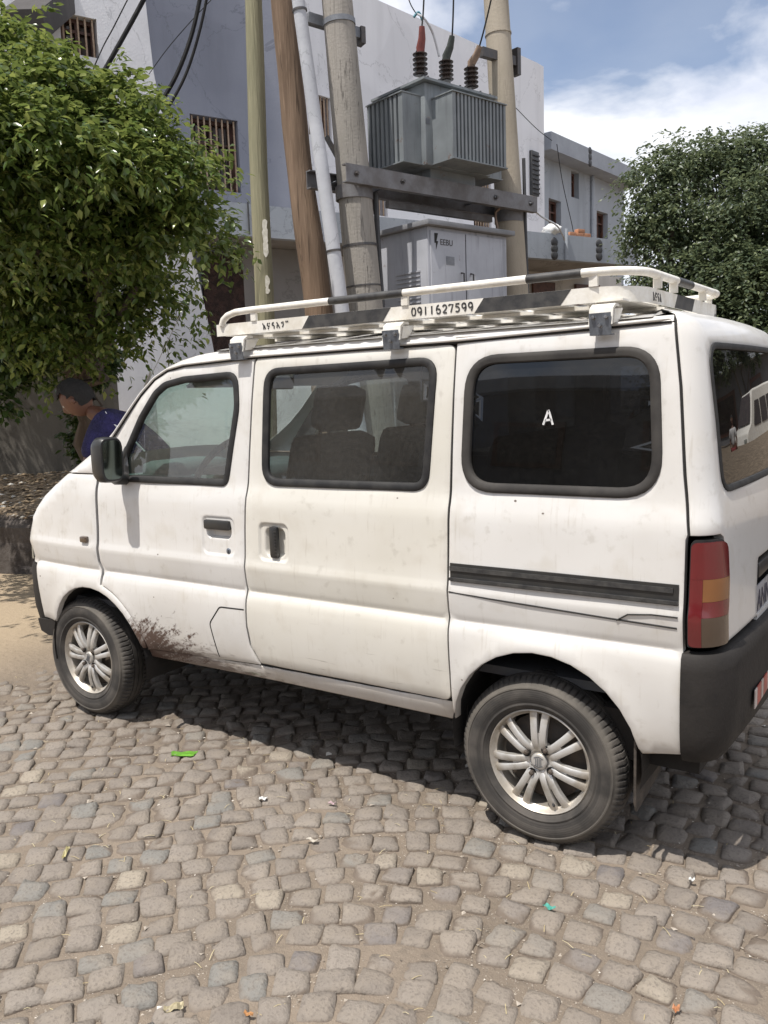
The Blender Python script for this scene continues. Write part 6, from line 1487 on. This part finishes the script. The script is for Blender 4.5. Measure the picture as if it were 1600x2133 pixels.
RB_ = [blob(1395, 360, 14, .52), blob(1485, 345, 14.3, .58), blob(1595, 350, 14.5, .75), blob(1375, 455, 13.8, .52), blob(1460, 480, 13.6, .7), blob(1560, 470, 13.8, .8), blob(1345, 500, 14, .34), blob(1430, 580, 13.5, .7), blob(1530, 600, 13.4, .8), blob(1670, 420, 14.2, 1.0),
       blob(1640, 620, 13.4, 1.0), blob(1410, 650, 13.5, .5), blob(1480, 700, 13.2, .7), blob(1590, 740, 13.0, 1.0), blob(1385, 308, 14.1, .20, rz=.18), blob(1388, 280, 14.1, .07, rz=.10), blob(1556, 280, 14.3, .08, rz=.14), blob(1562, 310, 14.3, .22), blob(1612, 295, 14.5, .34), blob(1345, 420, 14, .22), blob(1455, 305, 14.2, .28), blob(1512, 318, 14.3, .24), blob(1720, 500, 14, 1.2), blob(1450, 800, 13.2, .9), blob(1600, 850, 13, 1.), blob(1352, 365, 14.1, .20), blob(1330, 460, 14., .18), blob(1365, 580, 13.8, .28)]
tree('round_tree', 'broad dark green tree at the right edge against the sky', (lambda p: Vector((p.x, p.y, .6)))(at(1520, 900, 14)), RB_, 5200, 17, .060, .078, .040, M['leaf2'], 31, .22, 0, tail=.30, inner=.3, clump=.46)

M['panewhite'] = simple('eye_white', (.6, .58, .55), (.5, .48, .45), 20, .3, 0)
M['lips'] = simple('lips', (.16, .06, .05), (.1, .04, .035), 20, .5, 0)
# ------------------------------------------------------------------ person bending in front of the van
def skin(name, joints, edges, mat, parent, sub=2, root=0, push=0.):
    me = bpy.data.meshes.new(name); me.from_pydata([tuple(j[0]) for j in joints], edges, []); o = bpy.data.objects.new(name, me); COL.objects.link(o)
    sk = o.modifiers.new('s', 'SKIN'); sk.use_smooth_shade = True; sk.branch_smoothing = .4
    for v, j in zip(me.skin_vertices[0].data, joints): r_ = j[1]; v.radius = (r_[0]+push, r_[1]+push) if hasattr(r_, '__len__') else (r_+push, r_+push); v.use_root = False
    me.skin_vertices[0].data[root].use_root = True
    sb = o.modifiers.new('b', 'SUBSURF'); sb.levels = sub; sb.render_levels = sub
    dg = bpy.context.evaluated_depsgraph_get(); m2 = bpy.data.meshes.new_from_object(o.evaluated_get(dg)); bpy.data.objects.remove(o)
    m2.materials.clear(); m2.materials.append(mat); m2.polygons.foreach_set('use_smooth', [True]*len(m2.polygons)); m2.name = name
    q = bpy.data.objects.new(name, m2); COL.objects.link(q); q.parent = parent
    if parent is not None and parent.name in ORG: q.location = -ORG[parent.name]
    return q
M['skin'] = simple('brown_skin', (.16, .075, .045), (.12, .055, .035), 12, .5, .05)
M['hair'] = simple('black_hair', (.012, .010, .010), (.02, .018, .016), 90, .8, .8, .006)
M['shirt'] = simple('navy_purple_shirt', (.030, .026, .115), (.016, .014, .06), 9, .9, .9, .03)
M['trousers'] = simple('dark_trousers', (.03, .03, .04), (.02, .02, .03), 12, .9, .3)
M['shirtw'] = simple('white_piping', (.7, .7, .72), (.6, .6, .6), 20, .8, .1)
def person(name, label, base, Ld, pose, shirt, trousers, hairy=True, stripe=False):
    """base: point on the ground; Ld: horizontal facing direction; pose: offsets along Ld and heights"""
    t_ = thing(name, label, 'person', base); S = Vector((-Ld.y, Ld.x, 0)); J = lambda a, z, s_=0: base+Ld*a+S*s_+Z_*z
    p = pose; nk = p['neck']; ch = p['chest']; sp_ = p['spine']
    jt = [(J(0, .98), (.13, .12)), (J(*sp_), (.125, .105)), (J(*ch), (.15, .115)), (J(*nk), .058), (J(nk[0]+p['nd'][0], nk[1]+p['nd'][1]), .052)]; ed = [(0, 1), (1, 2), (2, 3), (3, 4)]
    sh = (ch[0]+.05, ch[1]+.03)
    for s_ in (-1, 1):
        k = len(jt); e_, h_ = p['elbow'], p['hand']
        jt += [(J(sh[0], sh[1], s_*.17), .065), (J(e_[0], e_[1], s_*.24), .042), (J(h_[0], h_[1], s_*.20), .028)]; ed += [(2, k), (k, k+1), (k+1, k+2)]
        k = len(jt); jt += [(J(0, .90, s_*.10), .095), (J(p['knee'], .48, s_*.12), .062), (J(p['foot'], .09, s_*.13), .042), (J(p['foot']+.15, .035, s_*.15), .035)]; ed += [(0, k), (k, k+1), (k+1, k+2), (k+2, k+3)]
    body = skin('body', jt, ed, M['skin'], t_)
    # shirt: torso, short sleeves; trousers
    st = [(jt[0][0]+Z_*.0, (.15, .14)), (jt[1][0], (.15, .135)), (jt[2][0], (.172, .14)), (jt[2][0].lerp(jt[3][0], .62), (.085, .08))]; se = [(0, 1), (1, 2), (2, 3)]
    for s_, k0 in ((-1, 5), (1, 12)): k = len(st); st += [(jt[k0][0], .100), (jt[k0][0].lerp(jt[k0+1][0], .85), .075)]; se += [(2, k), (k, k+1)]
    skin('shirt', st, se, shirt, t_)
    tt = [(jt[0][0]-Z_*.01, (.145, .135))]; te = []
    for k0 in (8, 15): k = len(tt); tt += [(jt[k0][0], .112), (jt[k0+1][0], .080), (jt[k0+2][0]-Z_*.0, .065)]; te += [(0, k), (k, k+1), (k+1, k+2)]
    skin('trousers', tt, te, trousers, t_)
    # hands: palm and five bent fingers
    for s_, k0 in ((-1, 7), (1, 14)):
        w0 = jt[k0][0]; dn = (w0-jt[k0-1][0]).normalized(); hj = [(w0, .022), (w0+dn*.05, (.036, .018)), (w0+dn*.09, (.038, .016))]; he = [(0, 1), (1, 2)]
        for f, (o_, l_) in enumerate(((-.030, .060), (-.010, .072), (.010, .070), (.030, .055))): k = len(hj); a = w0+dn*.095+S*o_; hj += [(a, .009), (a+dn*l_*.55, .008), (a+dn*l_*.9-Ld*.018, .007)]; he += [(2, k), (k, k+1), (k+1, k+2)]
        k = len(hj); hj += [(w0+dn*.04+Ld*.035, .011), (w0+dn*.075+Ld*.052, .009)]; he += [(1, k), (k, k+1)]
        skin('hand', hj, he, M['skin'], t_, 1)
    # head
    hd = J(*p['head']); fwd = (Ld*p['look'][0]+Z_*p['look'][1]).normalized(); up = (Z_-fwd*Z_.dot(fwd)).normalized(); rt_ = fwd.cross(up)
    def headmesh(nm, mat, scale, hair=False):
        bm = bmesh.new(); bmesh.ops.create_icosphere(bm, subdivisions=4, radius=1); kill = []
        for v in bm.verts:
            c = v.co.copy(); x, y, z = c.x*.078, c.y*.098, c.z*.118    # x right, y forward, z up
            if z < 0: x *= 1-.30*(-c.z)**1.5; y *= 1-.12*(-c.z)
            if not hair:
                nose = math.exp(-((c.x/.16)**2+((c.z+.12)/.22)**2))*(c.y > .5); y += .024*nose
                for ex in (-.36, .36): y -= .010*math.exp(-(((c.x-ex)/.17)**2+((c.z-.08)/.12)**2))*(c.y > .4)
                y += .006*math.exp(-((c.x/.3)**2+((c.z+.48)/.07)**2))*(c.y > .3)-.005*math.exp(-((c.x/.3)**2+((c.z+.40)/.04)**2))*(c.y > .3)
            else:
                k = 1.17+.09*noise.noise(c*5)+.05*noise.noise(c*14); x *= k; y *= k; z *= k*1.02; y -= .006
                if c.y > .30 and c.z < .48 or (c.z < -.55) or (c.y > -.05 and c.z < .05): kill.append(v)
            v.co = Vector((x, y, z))*scale
        if hair: bmesh.ops.delete(bm, geom=kill, context='VERTS')
        for v in bm.verts: c = v.co.copy(); v.co = hd+rt_*c.x+fwd*c.y+up*c.z
        for f in bm.faces: f.smooth = True
        me = bpy.data.meshes.new(nm); bm.to_mesh(me); bm.free(); me.materials.append(mat); o = bpy.data.objects.new(nm, me); COL.objects.link(o); o.parent = t_; o.location = -ORG[t_.name]; return o
    headmesh('head', M['skin'], 1.0); headmesh('hair', M['hair'], 1.0, True)
    for s_ in (-1, 1):
        b = MB(); b.lathe([(0, .012), (.010, .014), (.018, .008), (.020, 0), (.012, -.01)], hd+rt_*(s_*.074)-up*.01, rt_*s_, 14); b.obj('ear', M['skin'], t_, 70)
        b = MB(); b.lathe([(0, .010), (.006, .0085), (.010, 0)], hd+rt_*(s_*.029)+fwd*.080+up*.010, fwd, 12); b.obj('eye', M['panewhite'], t_, 70)
        b = MB(); b.tube([jt[10 if s_ < 0 else 17][0]-Ld*.05-Z_*.05, jt[10 if s_ < 0 else 17][0]-Z_*.045+Ld*.03, jt[11 if s_ < 0 else 18][0]+Ld*.04-Z_*.002], [.042, .046, .034], 12, flat=.9); b.obj('shoe', M['plastic'], t_, 60)
    b = MB(); b.tube([hd+fwd*.086-up*.058-rt_*.022, hd+fwd*.092-up*.058, hd+fwd*.086-up*.058+rt_*.022], [.003, .006, .003], 8); b.obj('mouth', M['lips'], t_, 70)
    if stripe:
        V0 = -Vector((_f.x, _f.y, 0)).normalized(); a = jt[2][0]+V0*.205+Z_*.04-Ld*.02; c_ = jt[1][0]+V0*.19-Z_*.02-Ld*.02; b = MB(); b.tube([a+Ld*.05+Z_*.05, a-Ld*.00-Z_*.03, a.lerp(c_, .5), c_], [.004, .012, .012, .010], 8, flat=.5); b.obj('stripe', M['shirtw'], t_, 60)
    return t_
Ldir = -Vector((_r.x, _r.y, 0)).normalized(); ground0 = lambda u, D: (lambda p: Vector((p.x, p.y, .0)))(at(u, 900, D))
hz_ = at(160, 832, 5.6).z
person('person', 'person in a navy purple shirt with white stripe bending forward in front of the van', ground0(352, 5.6), Ldir,
       dict(spine=(.12, 1.21), chest=(.30, hz_-.17), neck=(.45, hz_-.09), nd=(.07, .02), head=(.575, hz_+.0), look=(.8, -.62), elbow=(.46, 1.10), hand=(.56, .86), knee=.03, foot=-.05), M['shirt'], M['trousers'], stripe=True)

# ------------------------------------------------------------------ what the windows and mirrors reflect: the rest of the street
def simple_bus(name, label, P, ang, mat):
    t_ = thing(name, label, 'minibus', P); ca, sa = math.cos(ang), math.sin(ang); ax = Vector((ca, sa, 0)); ay = Vector((-sa, ca, 0)); q = lambda x, y, z: P+ax*x+ay*y+Z_*z
    prof = rounded([(-2.3, .35), (-2.35, 1.9), (-2.1, 2.22), (1.1, 2.25), (1.75, 1.35), (2.25, 1.15), (2.35, .8), (2.35, .35)], [.05, .1, .15, .25, .15, .1, .1, .05], 4)
    b = MB(); n = len(prof); V = []
    for y, k in ((-.86, .0), (-.80, .0), (.80, 0), (.86, .0)):
        for x, z in prof: s_ = .975 if abs(y) > .84 else 1; V.append(q(x*s_, y*(1-.08*max(0, z-1.1)), .35+(z-.35)*s_))
    F = [tuple(range(n)), tuple(3*n+k for k in range(n))[::-1]]+[(j*n+k, j*n+(k+1) % n, (j+1)*n+(k+1) % n, (j+1)*n+k) for j in range(3) for k in range(n)]
    b.add(V, F); b.obj('body', mat, t_, 35)
    for sd_ in (-1, 1):
        for x0, x1 in ((-2.1, -1.0), (-.9, .15), (.25, 1.15)):
            pl = rounded([(x0, 1.22), (x0, 1.92), (x1-(.0 if x1 < 1 else .25), 1.92), (x1+(.0 if x1 < 1 else .2), 1.22)], .08, 4); b = MB(); V = [q(x, sd_*.862*(1-.08*max(0, z-1.1)), z) for x, z in pl]; V += [q(x, sd_*.84*(1-.08*max(0, z-1.1)), z) for x, z in pl]; n = len(pl)
            b.add(V, [tuple(range(n)), tuple(n+k for k in range(n))[::-1]]+[(k, (k+1) % n, n+(k+1) % n, n+k) for k in range(n)]); b.obj('window', M['pane'], t_)
        for x in (-1.45, 1.45):
            b = MB(); b.lathe([(0, .0), (.18, .0), (.20, .02), (.31, .01), (.33, -.03), (.33, -.17), (.2, -.19)], q(x, sd_*.87, .33), ay*sd_, 28); b.obj('wheel', M['tyre'], t_)
        b = MB(); b.box(q(2.33, sd_*.62, .92), (.06, .34, .2), (ax, ay, Z_), .03); b.obj('headlight', M['lens'], t_)
    b = MB(); b.prism([(-.75, 0), (.75, 0), (.66, .98), (-.66, .98)], q(1.80, 0, 1.38), ay, (ax*-.56+Z_*.83).normalized(), (ax*.83+Z_*.56)*.012); b.obj('windscreen', M['pane'], t_)
    b = MB(); b.box(q(2.36, 0, .5), (.14, 1.7, .28), (ax, ay, Z_), .05); b.obj('bumper', M['rubber'], t_)
    return t_
simple_bus('minibus', 'white minibus parked up the street, seen mirrored in the rear window of the van', Vector((4.6, 20.5, 0)), R(-55), M['rackpaint'])
def plain_building(name, label, P, ax, wd, dp, hgt, mat, nwin, floors=2):
    t_ = thing(name, label, 'building', P); ay = Vector((-ax.y, ax.x, 0))
    if (CAM-P).dot(ay) > 0: ay = -ay      # ay points away from the camera
    b = MB(); b.box(P+ay*(dp/2)+Z_*(hgt/2), (wd, dp, hgt), (ax, ay, Z_)); b.obj('wall', mat, t_)
    b = MB(); b.box(P+ay*(-.6)+Z_*(hgt*.48), (wd+.4, 1.3, .35), (ax, ay, Z_)); b.obj('canopy', M['grey'], t_); b = MB(); b.box(P+ay*(dp/2)+Z_*(hgt+.12), (wd+.5, dp+.5, .24), (ax, ay, Z_)); b.obj('roof', M['grey'], t_)
    for f in range(floors):
        for k in range(nwin):
            x = -wd/2+wd*(k+.5)/nwin; z = hgt*(.25+.5*f); b = MB(); b.box(P+ax*x-ay*.02+Z_*z, (wd/nwin*.5, .08, hgt*.22), (ax, ay, Z_)); w_ = b.obj('window', M['wood'], t_); b = MB(); b.box(P+ax*x-ay*.065+Z_*z, (wd/nwin*.42, .012, hgt*.18), (ax, ay, Z_)); p_ = b.obj('pane', M['pane'], w_); p_.location = (0, 0, 0)
    return t_
M['dull'] = wallmat('dull_brown_wall', (.16, .14, .125), (.11, .10, .09)); M['dull2'] = wallmat('dull_grey_wall', (.20, .20, .21), (.15, .15, .16))
plain_building('shop_building', 'dull grey shop building up the street, seen mirrored in the rear window of the van', Vector((9.0, 33, 0)), Vector((.85, -.5, 0)).normalized(), 30, 6, 9, M['dull2'], 6)
plain_building('shop_building', 'grey two storey building across the street behind the photographer, mirrored in the side windows', Vector((-6, -13, 0)), Vector((1, 0, 0)), 15, 6, 4.2, M['dull2'], 5)
plain_building('shop_building', 'low grey building across the street nearest the van tail, mirrored in the side windows', Vector((9, -12, 0)), Vector((1, .1, 0)).normalized(), 12, 6, 3.8, M['dull2'], 4)
RT = [((-14, -9, 3.2), (1.6, 1.6, 1.5)), ((-13, -9.6, 4.4), (1.3, 1.3, 1.2)), ((-15.2, -9, 4.0), (1.3, 1.3, 1.2))]
tree('round_tree', 'green street tree down the road, mirrored in the side windows of the van', Vector((-14, -9.2, 0)), RT, 700, 22, .16, .20, .11, M['leaf2'], 41, .2, clump=.6)
RT = [((5.5, 27, 4.4), (2, 2, 1.8)), ((7.2, 27.5, 5.2), (2, 2, 1.8)), ((9.2, 26, 4.4), (2., 2., 2.))]
tree('round_tree', 'green street tree behind the minibus, mirrored in the rear window of the van', Vector((7.1, 27.2, 0)), RT, 700, 22, .16, .20, .11, M['leaf2'], 42, .2, clump=.6)
stand = dict(spine=(.0, 1.18), chest=(.0, 1.36), neck=(.0, 1.50), nd=(.01, .06), head=(.02, 1.66), look=(1, -.05), elbow=(.02, 1.16), hand=(.08, .90), knee=.04, foot=0)
person('person', 'person standing up the street beside the minibus, mirrored in the rear window', Vector((5.6, 16.0, 0)), Vector((0, -1, 0)), stand, simple('white_shirt', (.6, .6, .6), (.5, .5, .5), 9, .8, .2), simple('red_trousers', (.22, .03, .03), (.15, .02, .02), 9, .8, .2))
